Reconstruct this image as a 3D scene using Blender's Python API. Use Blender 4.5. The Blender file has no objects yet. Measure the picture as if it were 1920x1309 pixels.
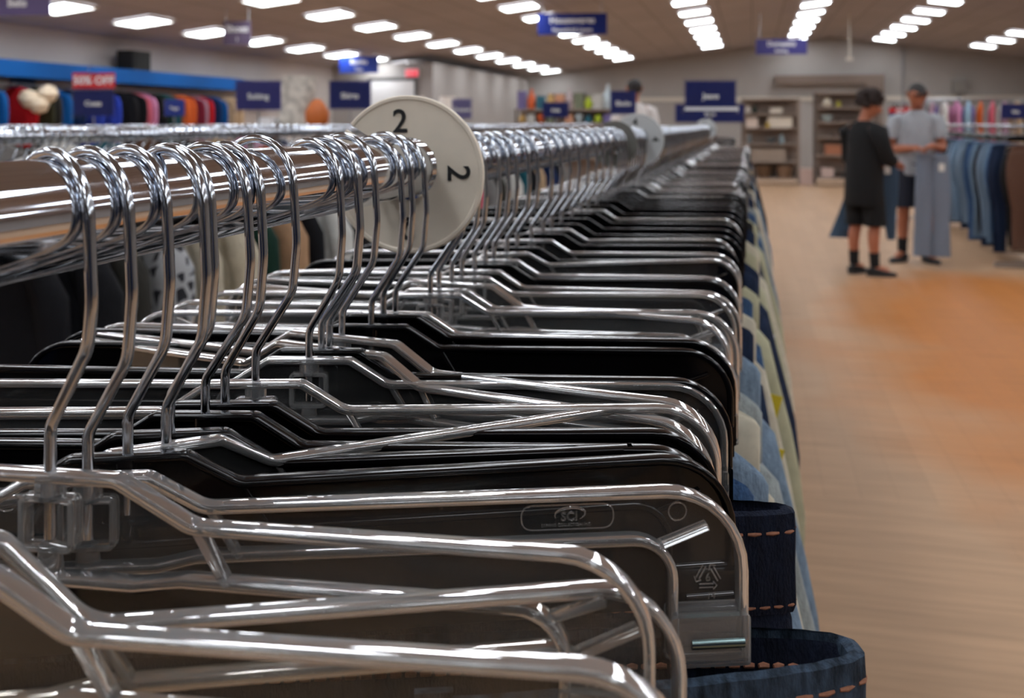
import bpy, bmesh, math, random
from mathutils import Vector, Matrix
R = math.radians
PI = math.pi
C = bpy.context.scene.collection
SC = bpy.context.scene

# ------------------------------------------------------------------ camera, world, exposure
EYE = 1.32
YAW = R(13.67)
cam_d = bpy.data.cameras.new('camera')
cam = bpy.data.objects.new('camera', cam_d)
C.objects.link(cam)
cam.location = (0, 0, EYE)
cam.rotation_euler = (R(90), 0, YAW)
cam_d.sensor_width = 36
cam_d.lens = 1850 / 1920 * 36
cam_d.shift_y = -(654.5 - 230) / 1920
cam_d.clip_start = 0.02
cam_d.clip_end = 100
cam_d.dof.use_dof = True
cam_d.dof.focus_distance = 0.37
cam_d.dof.aperture_fstop = 15.5
SC.camera = cam
w = bpy.data.worlds.new('world')
SC.world = w
w.use_nodes = True
w.node_tree.nodes['Background'].inputs[0].default_value = (0.5, 0.5, 0.52, 1)
w.node_tree.nodes['Background'].inputs[1].default_value = 0.15
SC.view_settings.view_transform = 'Standard'
SC.view_settings.look = 'None'
SC.view_settings.gamma = 1
SC.view_settings.exposure = 0.0
SC.cycles.max_bounces = 12
SC.cycles.diffuse_bounces = 3
SC.cycles.glossy_bounces = 5
SC.cycles.transmission_bounces = 10
SC.cycles.transparent_max_bounces = 40
SC.cycles.use_denoising = True
SC.cycles.caustics_refractive = False
SC.cycles.caustics_reflective = False
SC.cycles.sample_clamp_indirect = 4.0
PANEL = 15.0          # radiance of the ceiling light panels


def at(px, py, u):
    """point of the place at distance u along the aisle, seen at photo pixel px, py"""
    X = (px - 960) / 1850
    Y = (230 - py) / 1850
    uc = X * math.sin(YAW) * 1.0 + math.cos(YAW)
    rc = X * math.cos(YAW) - math.sin(YAW)
    return Vector((rc / uc * u, u, EYE + Y / uc * u))


# ------------------------------------------------------------------ materials
MATS = {}


def lin(c):
    return tuple(((v / 255) / 12.92 if v / 255 <= 0.04045 else ((v / 255 + 0.055) / 1.055) ** 2.4) for v in c)


def mat(name, rgb, rough=0.6, metal=0.0, noise=0.0, scale=40.0, bump=0.0, bscale=300.0, spec=0.5, stretch=None, coat=0.0):
    if name in MATS:
        return MATS[name]
    m = bpy.data.materials.new(name)
    m.use_nodes = True
    nt = m.node_tree
    b = nt.nodes['Principled BSDF']
    col = lin(rgb)
    b.inputs['Roughness'].default_value = rough
    b.inputs['Metallic'].default_value = metal
    b.inputs['Specular IOR Level'].default_value = spec
    b.inputs['Coat Weight'].default_value = coat
    b.inputs['Base Color'].default_value = (*col, 1)
    if noise or bump:
        tc = nt.nodes.new('ShaderNodeTexCoord')
        src = tc.outputs['Object']
        if stretch:
            mp = nt.nodes.new('ShaderNodeMapping')
            mp.inputs['Scale'].default_value = stretch
            nt.links.new(src, mp.inputs[0])
            src = mp.outputs[0]
    if noise:
        n = nt.nodes.new('ShaderNodeTexNoise')
        n.inputs['Scale'].default_value = scale
        n.inputs['Detail'].default_value = 4
        nt.links.new(src, n.inputs['Vector'])
        r = nt.nodes.new('ShaderNodeValToRGB')
        r.color_ramp.elements[0].position = 0.3
        r.color_ramp.elements[1].position = 0.7
        r.color_ramp.elements[0].color = (*[v * (1 - noise) for v in col], 1)
        r.color_ramp.elements[1].color = (*[min(1, v * (1 + noise)) for v in col], 1)
        nt.links.new(n.outputs['Fac'], r.inputs[0])
        nt.links.new(r.outputs[0], b.inputs['Base Color'])
    if bump:
        n2 = nt.nodes.new('ShaderNodeTexNoise')
        n2.inputs['Scale'].default_value = bscale
        nt.links.new(src, n2.inputs['Vector'])
        bp = nt.nodes.new('ShaderNodeBump')
        bp.inputs['Strength'].default_value = bump
        bp.inputs['Distance'].default_value = 0.01
        nt.links.new(n2.outputs['Fac'], bp.inputs['Height'])
        nt.links.new(bp.outputs[0], b.inputs['Normal'])
    MATS[name] = m
    return m


def mat_emit(name, rgb, strength):
    m = bpy.data.materials.new(name)
    m.use_nodes = True
    nt = m.node_tree
    nt.nodes.remove(nt.nodes['Principled BSDF'])
    e = nt.nodes.new('ShaderNodeEmission')
    e.inputs[0].default_value = (*rgb, 1)
    e.inputs[1].default_value = strength
    nt.links.new(e.outputs[0], nt.nodes['Material Output'].inputs[0])
    return m


def mat_sheet(name, tint, ior=1.35, rough=0.06, haze=0.0, hcol=(0.8, 0.8, 0.78)):
    """thin clear plastic sheet: lets light straight through, mirrors a little by angle"""
    m = bpy.data.materials.new(name)
    m.use_nodes = True
    nt = m.node_tree
    nt.nodes.remove(nt.nodes['Principled BSDF'])
    t = nt.nodes.new('ShaderNodeBsdfTransparent')
    t.inputs[0].default_value = (*tint, 1)
    g = nt.nodes.new('ShaderNodeBsdfGlossy')
    g.inputs['Roughness'].default_value = rough
    f = nt.nodes.new('ShaderNodeFresnel')
    f.inputs['IOR'].default_value = ior
    mx = nt.nodes.new('ShaderNodeMixShader')
    nt.links.new(f.outputs[0], mx.inputs[0])
    nt.links.new(t.outputs[0], mx.inputs[1])
    nt.links.new(g.outputs[0], mx.inputs[2])
    last = mx
    if haze:
        d = nt.nodes.new('ShaderNodeBsdfDiffuse')
        d.inputs[0].default_value = (*hcol, 1)
        m2 = nt.nodes.new('ShaderNodeMixShader')
        m2.inputs[0].default_value = haze
        nt.links.new(mx.outputs[0], m2.inputs[1])
        nt.links.new(d.outputs[0], m2.inputs[2])
        last = m2
    nt.links.new(last.outputs[0], nt.nodes['Material Output'].inputs[0])
    return m


def mat_clear(name, tint, rough=0.03, ior=1.49, milk=0.0):
    m = bpy.data.materials.new(name)
    m.use_nodes = True
    b = m.node_tree.nodes['Principled BSDF']
    b.inputs['Base Color'].default_value = (*tint, 1)
    b.inputs['Transmission Weight'].default_value = 1
    b.inputs['Roughness'].default_value = rough
    b.inputs['IOR'].default_value = ior
    if milk:
        nt = m.node_tree
        d = nt.nodes.new('ShaderNodeBsdfTranslucent')
        d.inputs[0].default_value = (*tint, 1)
        e = nt.nodes.new('ShaderNodeBsdfDiffuse')
        e.inputs[0].default_value = (*tint, 1)
        a1 = nt.nodes.new('ShaderNodeMixShader')
        nt.links.new(d.outputs[0], a1.inputs[1])
        nt.links.new(e.outputs[0], a1.inputs[2])
        a2 = nt.nodes.new('ShaderNodeMixShader')
        a2.inputs[0].default_value = milk
        nt.links.new(b.outputs[0], a2.inputs[1])
        nt.links.new(a1.outputs[0], a2.inputs[2])
        nt.links.new(a2.outputs[0], nt.nodes['Material Output'].inputs[0])
    return m


M_WEB = mat_sheet('clear_plastic_sheet', (0.965, 0.965, 0.965), 1.28, 0.06, 0.014, (0.85, 0.86, 0.86))
M_RIM = mat_clear('clear_plastic_rim', (0.98, 0.988, 0.99), milk=0.15)
M_WEBB = mat_sheet('warm_clear_plastic_sheet', (0.965, 0.95, 0.92), 1.28, 0.06, 0.012, (0.85, 0.8, 0.72))
M_RIMB = mat_clear('warm_clear_plastic_rim', (0.965, 0.96, 0.945), 0.04, milk=0.21)
M_BLACK = mat('black_plastic', (8, 7, 8), 0.15, spec=0.4, noise=0.2, scale=30)
M_WIRE = mat('zinc_wire', (200, 205, 212), 0.14, 1.0, noise=0.12, scale=60)
M_CHROME = mat('chrome_tube', (226, 231, 240), 0.07, 1.0, bump=0.012, bscale=25)
M_STEEL = mat('brushed_steel', (170, 172, 175), 0.3, 1.0)
M_PIN = mat('clip_spring_steel', (120, 140, 140), 0.2, 1.0)
M_CREAM = mat('cream_disc_plastic', (244, 231, 212), 0.5, noise=0.03, scale=80)
M_GREYDISC = mat('grey_disc_plastic', (120, 118, 112), 0.5)
M_WHITEDISC = mat('white_disc_plastic', (214, 216, 216), 0.45)
M_INK = mat('black_ink', (18, 18, 20), 0.6)
M_BLUE = mat('sign_blue_card', (24, 40, 116), 0.5, noise=0.05, scale=5, spec=.2)
M_BLUE2 = mat('sign_bright_blue_card', (24, 62, 170), 0.4)
M_RED = mat('sign_red_card', (205, 30, 36), 0.45)
M_WHITE = mat('white_print', (235, 235, 238), 0.6)
M_ACRYL = mat_sheet('acrylic_holder', (0.95, 0.95, 0.97), 1.2, 0.05, 0.012, (0.8, 0.8, 0.9))


# ------------------------------------------------------------------ mesh helpers
class MB:
    def __init__(s):
        s.v, s.f, s.m, s.mi = [], [], [], 0

    def add(s, vs, fs, mi=None):
        o = len(s.v)
        s.v += [tuple(x) for x in vs]
        s.f += [tuple(i + o for i in f) for f in fs]
        s.m += [s.mi if mi is None else mi] * len(fs)
        return s

    def box(s, c, d, rz=0.0, mi=None, tilt=None):
        hx, hy, hz = d[0] / 2, d[1] / 2, d[2] / 2
        M = Matrix.Rotation(rz, 3, 'Z')
        if tilt:
            M = M @ Matrix.Rotation(tilt[1], 3, tilt[0])
        vs = [M @ Vector((x, y, z)) + Vector(c) for x in (-hx, hx) for y in (-hy, hy) for z in (-hz, hz)]
        return s.add(vs, [(0, 1, 3, 2), (4, 6, 7, 5), (0, 4, 5, 1), (2, 3, 7, 6), (0, 2, 6, 4), (1, 5, 7, 3)], mi)

    def tube(s, pts, rad, n=10, closed=False, caps=True, mi=None, sec=None, up=None):
        """sweep a round (or sec: list of (a, b)) section along pts; up fixes the b axis"""
        P = [Vector(p) for p in pts]
        k = len(P)
        if sec is None:
            sec = [(math.cos(2 * PI * i / n), math.sin(2 * PI * i / n)) for i in range(n)]
        n = len(sec)
        rr = rad if isinstance(rad, (list, tuple)) else [rad] * k
        vs = []
        prev = None
        for i in range(k):
            a = P[(i - 1) % k] if (closed or i > 0) else P[i]
            b = P[(i + 1) % k] if (closed or i < k - 1) else P[i]
            t = (b - a)
            t = t.normalized() if t.length > 1e-9 else Vector((0, 0, 1))
            if up is not None:
                bb = Vector(up)
                aa = bb.cross(t).normalized()
                bb = t.cross(aa).normalized()
            else:
                if prev is None:
                    h = Vector((0, 0, 1)) if abs(t.z) < 0.9 else Vector((1, 0, 0))
                    aa = h.cross(t).normalized()
                else:
                    aa = (prev - t * prev.dot(t)).normalized()
                bb = t.cross(aa)
                prev = aa
            sc = 1.0
            if closed or 0 < i < k - 1:
                d1 = (P[i] - a).normalized() if (P[i] - a).length > 1e-9 else t
                sc = 1 / max(0.6, d1.dot(t))
            for (x, y) in sec:
                vs.append(P[i] + aa * (x * rr[i] * sc) + bb * (y * rr[i]))
        fs = []
        for i in range(k if closed else k - 1):
            j = (i + 1) % k
            for q in range(n):
                q2 = (q + 1) % n
                fs.append((i * n + q, i * n + q2, j * n + q2, j * n + q))
        if caps and not closed:
            fs.append(tuple(reversed(range(n))))
            fs.append(tuple((k - 1) * n + q for q in range(n)))
        return s.add(vs, fs, mi)

    def lathe(s, prof, c=(0, 0, 0), n=24, mi=None, caps=True):
        vs, fs = [], []
        k = len(prof)
        for (r, z) in prof:
            for q in range(n):
                a = 2 * PI * q / n
                vs.append((c[0] + r * math.cos(a), c[1] + r * math.sin(a), c[2] + z))
        for i in range(k - 1):
            for q in range(n):
                q2 = (q + 1) % n
                fs.append((i * n + q, i * n + q2, (i + 1) * n + q2, (i + 1) * n + q))
        if caps:
            fs.append(tuple(reversed(range(n))))
            fs.append(tuple((k - 1) * n + q for q in range(n)))
        return s.add(vs, fs, mi)

    def loops(s, loops, cap0=False, cap1=False, mi=None):
        n = len(loops[0])
        vs = [p for l in loops for p in l]
        fs = []
        for i in range(len(loops) - 1):
            for q in range(n):
                q2 = (q + 1) % n
                fs.append((i * n + q, i * n + q2, (i + 1) * n + q2, (i + 1) * n + q))
        if cap0:
            fs.append(tuple(reversed(range(n))))
        if cap1:
            fs.append(tuple((len(loops) - 1) * n + q for q in range(n)))
        return s.add(vs, fs, mi)

    def prism(s, poly, y0, y1, mi=None):
        """poly in (x, z), extruded along y"""
        n = len(poly)
        vs = [(p[0], y0, p[1]) for p in poly] + [(p[0], y1, p[1]) for p in poly]
        fs = [tuple(range(n)), tuple(reversed(range(n, 2 * n)))]
        for i in range(n):
            j = (i + 1) % n
            fs.append((i, n + i, n + j, j))
        return s.add(vs, fs, mi)

    def mesh(s, name, mats, smooth=True, angle=40):
        me = bpy.data.meshes.new(name)
        me.from_pydata(s.v, [], s.f)
        for m in (mats if isinstance(mats, (list, tuple)) else [mats]):
            me.materials.append(m)
        for p, i in zip(me.polygons, s.m):
            p.material_index = i
        bm = bmesh.new()
        bm.from_mesh(me)
        bmesh.ops.recalc_face_normals(bm, faces=bm.faces)
        big = [f for f in bm.faces if len(f.verts) > 4]
        if big:
            bmesh.ops.triangulate(bm, faces=big)
        if smooth:
            for f in bm.faces:
                f.smooth = True
            for e in bm.edges:
                if len(e.link_faces) == 2 and e.calc_face_angle(0) > R(angle):
                    e.smooth = False
        bm.to_mesh(me)
        bm.free()
        return me


def obj(name, me, parent=None, loc=(0, 0, 0), rot=(0, 0, 0), mats=None, smooth=True, angle=40):
    if isinstance(me, MB):
        me = me.mesh(name, mats, smooth, angle)
    o = bpy.data.objects.new(name, me)
    C.objects.link(o)
    o.parent = parent
    o.location = loc
    o.rotation_euler = rot
    return o


def thing(name, label, cat, loc=(0, 0, 0), rz=0.0, group=None):
    o = bpy.data.objects.new(name, None)
    C.objects.link(o)
    o.empty_display_size = 0.05
    o.location = loc
    o.rotation_euler = (0, 0, rz)
    o['label'] = label
    o['category'] = cat
    if group:
        o['group'] = group
    return o


def tag(o, label, cat, group=None):
    o['label'] = label
    o['category'] = cat
    if group:
        o['group'] = group
    return o


def struct(name, mb, mats, **kw):
    o = obj(name, mb, mats=mats, **kw)
    o['kind'] = 'structure'
    return o


def kids(o):
    return CH.get(o.name, [])


CH = {}


def index_children(roots):
    """remember the prototypes' parts and sub-parts for copying"""
    for r in roots:
        CH[r.name] = [o for o in bpy.data.objects if o.parent == r]
        for ch in CH[r.name]:
            CH[ch.name] = [o for o in bpy.data.objects if o.parent == ch]


def dup(root, loc, rz=0.0, label=None, cat=None, group=None, recolour=None):
    r = root.copy()
    C.objects.link(r)
    r.location = loc
    r.rotation_euler = (0, 0, rz)
    if label:
        r['label'] = label
    if cat:
        r['category'] = cat
    if group:
        r['group'] = group
    elif 'group' in r:
        del r['group']
    parts = []
    for ch in kids(root):
        c = ch.copy()
        C.objects.link(c)
        c.parent = r
        parts.append(c)
        for g in kids(ch):
            d = g.copy()
            C.objects.link(d)
            d.parent = c
    r_parts[r.name] = parts
    return r


r_parts = {}


def recolour(o, m, slot=0):
    s = o.material_slots[slot]
    s.link = 'OBJECT'
    s.material = m


def rounded(pts, radii, closed=False, seg=6):
    """polyline (2-D) with every corner rounded to its radius"""
    out = []
    n = len(pts)
    for i in range(n):
        p = Vector(pts[i])
        if not closed and (i == 0 or i == n - 1) or radii[i] <= 1e-6:
            out.append(p.copy())
            continue
        a = Vector(pts[(i - 1) % n])
        b = Vector(pts[(i + 1) % n])
        da, db = (a - p), (b - p)
        la, lb = da.length, db.length
        da.normalize()
        db.normalize()
        ang = math.acos(max(-1, min(1, da.dot(db))))
        if ang > PI - 0.02:
            out.append(p.copy())
            continue
        d = min(radii[i] / math.tan(ang / 2), la * 0.49, lb * 0.49)
        p0, p1 = p + da * d, p + db * d
        for k in range(seg + 1):
            t = k / seg
            out.append(p0 * (1 - t) ** 2 + p * (2 * t * (1 - t)) + p1 * t ** 2 if radii[i] < 0.006 else arc_pt(p0, p, p1, t, ang))
    return out


def arc_pt(p0, p, p1, t, ang):
    # circular arc tangent at p0 and p1
    h = (p0 + p1) / 2
    half = ang / 2
    d = (p0 - p).length
    c = p + (h - p).normalized() * (d / math.cos(half))
    v0, v1 = p0 - c, p1 - c
    th = v0.angle(v1)
    if th < 1e-4:
        return p0.lerp(p1, t)
    return c + v0 * (math.sin((1 - t) * th) / math.sin(th)) + v1 * (math.sin(t * th) / math.sin(th))


def text_mesh(s, size, depth, m, name='lettering', align='CENTER', bold=0.0):
    cu = bpy.data.curves.new('txt', 'FONT')
    cu.body = s
    cu.size = size
    cu.extrude = depth / 2
    cu.offset = bold
    cu.align_x = align
    cu.align_y = 'CENTER'
    cu.resolution_u = 4
    o = bpy.data.objects.new('txt', cu)
    C.objects.link(o)
    bpy.context.view_layer.update()
    dg = bpy.context.evaluated_depsgraph_get()
    me = bpy.data.meshes.new_from_object(o.evaluated_get(dg))
    me.name = name
    me.materials.clear()
    me.materials.append(m)
    bpy.data.objects.remove(o)
    bpy.data.curves.remove(cu)
    return me


ONES = 'zeroth first second third fourth fifth sixth seventh eighth ninth tenth eleventh twelfth thirteenth fourteenth fifteenth sixteenth seventeenth eighteenth nineteenth'.split()
TENS = {2: 'twent', 3: 'thirt', 4: 'fort', 5: 'fift', 6: 'sixt', 7: 'sevent', 8: 'eight', 9: 'ninet'}


def nth(n):
    if n < 20:
        return ONES[n]
    if n % 10 == 0:
        return TENS[n // 10] + 'ieth'
    return TENS[n // 10] + 'y-' + ONES[n % 10]


# ------------------------------------------------------------------ the room
RIDGE_X, RIDGE_Z = 2.18, EYE + 2.50
XL, XR, YB, YF = -8.9, 9.2, 30.0, -6.0


def ceil_z(x):
    return RIDGE_Z - (0.115 * (RIDGE_X - x) if x < RIDGE_X else 0.135 * (x - RIDGE_X))


def floor_material():
    m = bpy.data.materials.new('laminate_floor')
    m.use_nodes = True
    nt = m.node_tree
    N, L = nt.nodes.new, nt.links.new
    b = nt.nodes['Principled BSDF']
    b.inputs['Roughness'].default_value = 0.5
    b.inputs['Specular IOR Level'].default_value = 0.10
    tc = N('ShaderNodeTexCoord')
    sep = N('ShaderNodeSeparateXYZ')
    L(tc.outputs['Object'], sep.inputs[0])

    def planks(rot):
        mp = N('ShaderNodeMapping')
        mp.inputs['Rotation'].default_value = (0, 0, rot)
        L(tc.outputs['Object'], mp.inputs[0])
        br = N('ShaderNodeTexBrick')
        br.offset = 0.37
        br.inputs['Scale'].default_value = 1.0
        br.inputs['Brick Width'].default_value = 1.25
        br.inputs['Row Height'].default_value = 0.125
        br.inputs['Mortar Size'].default_value = 0.0022
        br.inputs['Mortar Smooth'].default_value = 0.3
        br.inputs['Bias'].default_value = 0.0
        br.inputs['Color1'].default_value = (0.42, 0.42, 0.42, 1)
        br.inputs['Color2'].default_value = (0.58, 0.58, 0.58, 1)
        br.inputs['Mortar'].default_value = (0.25, 0.25, 0.25, 1)
        L(mp.outputs[0], br.inputs['Vector'])
        mp2 = N('ShaderNodeMapping')
        mp2.inputs['Rotation'].default_value = (0, 0, rot)
        mp2.inputs['Scale'].default_value = (1.2, 16, 1)
        L(tc.outputs['Object'], mp2.inputs[0])
        gr = N('ShaderNodeTexNoise')
        gr.inputs['Scale'].default_value = 2.2
        gr.inputs['Detail'].default_value = 5
        L(mp2.outputs[0], gr.inputs['Vector'])
        mx = N('ShaderNodeMix')
        mx.data_type = 'RGBA'
        mx.inputs[0].default_value = 0.5
        L(br.outputs['Color'], mx.inputs[6])
        L(gr.outputs['Fac'], mx.inputs[7])
        return mx.outputs[2]
    a = planks(0.0)
    c = planks(R(90))
    st = N('ShaderNodeMath')
    st.operation = 'GREATER_THAN'
    st.inputs[1].default_value = 3.65
    L(sep.outputs['Y'], st.inputs[0])
    pk = N('ShaderNodeMix')
    pk.data_type = 'RGBA'
    L(st.outputs[0], pk.inputs[0])
    L(a, pk.inputs[6])
    L(c, pk.inputs[7])
    # soft-edged patch of warmer, more orange boards in the middle of the aisle
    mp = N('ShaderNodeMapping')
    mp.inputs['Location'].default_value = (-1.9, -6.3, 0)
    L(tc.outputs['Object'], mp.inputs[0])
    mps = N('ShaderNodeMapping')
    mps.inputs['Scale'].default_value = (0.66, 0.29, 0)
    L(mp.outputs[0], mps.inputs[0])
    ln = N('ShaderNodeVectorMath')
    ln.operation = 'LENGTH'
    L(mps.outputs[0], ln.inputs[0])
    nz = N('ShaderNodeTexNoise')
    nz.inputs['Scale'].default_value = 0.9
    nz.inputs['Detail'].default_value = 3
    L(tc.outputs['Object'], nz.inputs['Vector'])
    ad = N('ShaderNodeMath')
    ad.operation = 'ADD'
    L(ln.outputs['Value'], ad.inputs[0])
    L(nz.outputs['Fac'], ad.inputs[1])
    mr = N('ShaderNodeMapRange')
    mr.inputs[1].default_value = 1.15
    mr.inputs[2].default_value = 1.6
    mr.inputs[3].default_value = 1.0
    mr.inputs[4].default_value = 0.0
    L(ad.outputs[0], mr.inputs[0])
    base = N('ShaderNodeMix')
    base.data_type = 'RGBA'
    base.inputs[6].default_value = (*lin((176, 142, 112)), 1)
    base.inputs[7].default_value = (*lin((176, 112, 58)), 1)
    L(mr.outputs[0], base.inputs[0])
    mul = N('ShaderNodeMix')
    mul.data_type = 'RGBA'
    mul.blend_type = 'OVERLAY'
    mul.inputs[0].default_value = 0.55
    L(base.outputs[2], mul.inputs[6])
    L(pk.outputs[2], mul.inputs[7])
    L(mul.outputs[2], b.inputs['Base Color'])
    return m


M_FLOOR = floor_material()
M_WALL = mat('painted_wall', (166, 160, 155), 0.8, noise=0.03, scale=2)
M_WALLL = mat('painted_side_wall', (200, 190, 183), 0.8, noise=0.03, scale=2)
M_WALLF = mat('dark_front_wall', (58, 54, 52), 0.8)


def ceiling_material():
    m = bpy.data.materials.new('ceiling_tiles')
    m.use_nodes = True
    nt = m.node_tree
    N, L = nt.nodes.new, nt.links.new
    b = nt.nodes['Principled BSDF']
    b.inputs['Roughness'].default_value = 0.9
    tc = N('ShaderNodeTexCoord')
    br = N('ShaderNodeTexBrick')
    br.offset = 0.0
    br.inputs['Scale'].default_value = 1
    br.inputs['Brick Width'].default_value = 0.61
    br.inputs['Row Height'].default_value = 1.22
    br.inputs['Mortar Size'].default_value = 0.012
    br.inputs['Color1'].default_value = (*lin((178, 172, 174)), 1)
    br.inputs['Color2'].default_value = (*lin((170, 164, 166)), 1)
    br.inputs['Mortar'].default_value = (*lin((140, 132, 130)), 1)
    L(tc.outputs['Object'], br.inputs['Vector'])
    L(br.outputs['Color'], b.inputs['Base Color'])
    return m


M_CEIL = ceiling_material()
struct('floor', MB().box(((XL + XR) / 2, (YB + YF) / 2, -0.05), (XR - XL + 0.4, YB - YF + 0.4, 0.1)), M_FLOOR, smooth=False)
struct('wall_left', MB().box((XL - 0.1, (YB + YF) / 2, 1.6), (0.2, YB - YF + 0.4, 3.4)), M_WALLL, smooth=False)
struct('wall_right', MB().box((XR + 0.1, (YB + YF) / 2, 1.6), (0.2, YB - YF + 0.4, 3.6)), M_WALL, smooth=False)
gable = [(XL, -0.05), (XR, -0.05), (XR, ceil_z(XR)), (RIDGE_X, RIDGE_Z), (XL, ceil_z(XL))]
struct('wall_back', MB().prism(gable, YB, YB + 0.2), M_WALL, smooth=False)
struct('wall_front', MB().prism(gable, YF - 0.2, YF), M_WALLF, smooth=False)
cl = MB()
t = 0.12
cl.prism([(XL - .2, ceil_z(XL - .2)), (RIDGE_X, RIDGE_Z), (XR + .2, ceil_z(XR + .2)), (XR + .2, ceil_z(XR + .2) + t), (RIDGE_X, RIDGE_Z + t), (XL - .2, ceil_z(XL - .2) + t)], YF - .2, YB + .2)
struct('ceiling', cl, M_CEIL, smooth=False)
# fitting-room block at the back of the left wall
struct('partition_wall', MB().box((XL + 1.15, 24.5, 1.3), (2.3, 9.0, 2.6)), M_WALL, smooth=False)
# pale strip along the back wall and a conduit
M_TRIM = mat('pale_trim', (214, 206, 192), 0.6)
struct('trim_back', MB().box((1.0, YB - 0.03, 2.02), (15.5, 0.06, 0.12)), M_TRIM, smooth=False)
struct('conduit_pipe', MB().tube([(4.18, YB - 0.04, 0.02), (4.18, YB - 0.04, ceil_z(4.18))], 0.035, 8), mat('grey_conduit', (150, 148, 148), 0.5))
M_SOFFIT = mat('brown_duct', (120, 103, 92), 0.7)
d_ = MB()
d_.box((0.85 + 1.3, YB - 0.16, EYE + 1.24), (3.0, 0.3, 0.26))
d_.box((3.39, YB - 0.16, EYE + 0.97), (0.5, 0.29, 0.28))
tag(obj('wall_duct', d_, mats=M_SOFFIT, smooth=False), 'long brown duct with a dropped end high on the back wall', 'duct')
# door in the back wall
door = struct('door_1', MB().box((-5.55, YB - 0.03, 1.05), (0.9, 0.06, 2.1)), mat('beige_door', (205, 186, 172), 0.5), smooth=False)
fr = MB()
fr.box((-6.08, YB - 0.04, 1.09), (0.14, 0.08, 2.18))
fr.box((-5.02, YB - 0.04, 1.09), (0.14, 0.08, 2.18))
fr.box((-5.55, YB - 0.04, 2.16), (1.2, 0.08, 0.1))
obj('door_frame', fr, parent=door, mats=mat('brown_door_frame', (96, 82, 70), 0.6), smooth=False)
obj('door_handle', MB().box((-5.2, YB - 0.09, 1.0), (0.12, 0.05, 0.03)), parent=door, mats=M_STEEL)

# ------------------------------------------------------------------ ceiling light panels
M_PANEL = mat_emit('light_diffuser', (0.93, 0.985, 1.05), PANEL)
M_LFRAME = mat('light_frame_white', (225, 220, 212), 0.5)
ROWS = [(-7.8, 11.5, 1.62, 'row along the blue fascia'), (-5.9, 11.4, 1.78, 'second row from the blue fascia'), (-3.55, 15.1, 1.6, 'row over the big hanging housewares sign'),
        (-1.07, 17.4, 1.72, 'row just before the ridge'), (1.23, 20.5, 1.72, 'row under the ridge'), (3.55, 21.8, 1.76, 'row above the man'), (5.82, 24.0, 1.85, 'outermost row towards the jeans rack')]
proto = thing('ceiling_light', 'x', 'ceiling light')
fm = MB()
h = 0.3
for (x, y, dx, dy) in ((0, h - .015, .6, .03), (0, -h + .015, .6, .03), (h - .015, 0, .03, .54), (-h + .015, 0, .03, .54)):
    fm.box((x, y, -0.012), (dx, dy, 0.03))
obj('frame', fm, parent=proto, mats=M_LFRAME, smooth=False)
obj('diffuser', MB().box((0, 0, -0.006), (0.545, 0.545, 0.012)), parent=proto, mats=M_PANEL, smooth=False)
index_children([proto])
first = True
for (rx, u0, du, rname) in ROWS:
    k0 = -int((u0 + 4.5) / du)
    us = [u0 + k * du for k in range(k0, 30) if u0 + k * du < YB - 0.6]
    slope = math.atan(0.115) * -1 if rx < RIDGE_X else math.atan(0.135)
    for i, u in enumerate(reversed(us)):
        lab = 'square white ceiling light panel, %s from the back wall in the %s' % (nth(i + 1), rname)
        lab = lab.replace('square white ceiling', 'square ceiling') if len(lab.split()) > 16 else lab
        lab = lab.replace('square ceiling light panel', 'ceiling light') if len(lab.split()) > 16 else lab
        z = ceil_z(rx) - 0.012
        if first:
            proto.location = (rx, u, z)
            proto['label'] = lab
            proto['group'] = 'ceiling lights in the ' + rname
            o = proto
            first = False
        else:
            o = dup(proto, (rx, u, z), 0, lab, 'ceiling light', 'ceiling lights in the ' + rname)
        o.rotation_euler = (0, slope, 0)

# ------------------------------------------------------------------ trouser hangers
RX, RZ, RR = -0.189, EYE - 0.026, 0.016     # the front rail: axis and radius
SH = 0.0769                                  # shoulder of a hanger below the rail's axis

PROFILES = {
    # right half of the outline: (s, z, corner radius); z = 0 at the shoulder top
    'P': [(0.0185, 0, .006), (0.035, -.0105, .009), (0.183, -.0105, .032), (0.183, -.0625, .0012), (0.158, -.0625, .0012), (0.158, -.0278, .011), (0.032, -.0268, .012), (0.020, -.0292, .01)],
    'A': [(0.0175, 0, .006), (0.034, -.0095, .009), (0.198, -.0095, .034), (0.198, -.0625, .0012), (0.173, -.0625, .0012), (0.173, -.0268, .011), (0.032, -.0268, .012), (0.020, -.0292, .01)],
    'Q': [(0.030, 0, .008), (0.049, -.0115, .010), (0.180, -.0115, .034), (0.180, -.0600, .0012), (0.155, -.0600, .0012), (0.155, -.0288, .011), (0.045, -.0288, .012), (0.030, -.031, .01)],
    'B': [(0.021, 0, .008), (0.043, -.0115, .010), (0.166, -.0115, .034), (0.166, -.0600, .0012), (0.142, -.0600, .0012), (0.142, -.0288, .011), (0.040, -.0288, .012), (0.026, -.031, .01)],
    'S': [(0.020, 0, .007), (0.040, -.0220, .012), (0.186, -.0220, .036), (0.186, -.0720, .0012), (0.160, -.0720, .0012), (0.160, -.0392, .011), (0.042, -.0392, .012), (0.026, -.042, .01)],
}


def outline(pr):
    half = PROFILES[pr]
    pts = [(p[0], p[1]) for p in half] + [(-p[0], p[1]) for p in reversed(half)]
    rad = [p[2] for p in half] + [p[2] for p in reversed(half)]
    return rounded(pts, rad, True, 8)


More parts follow.
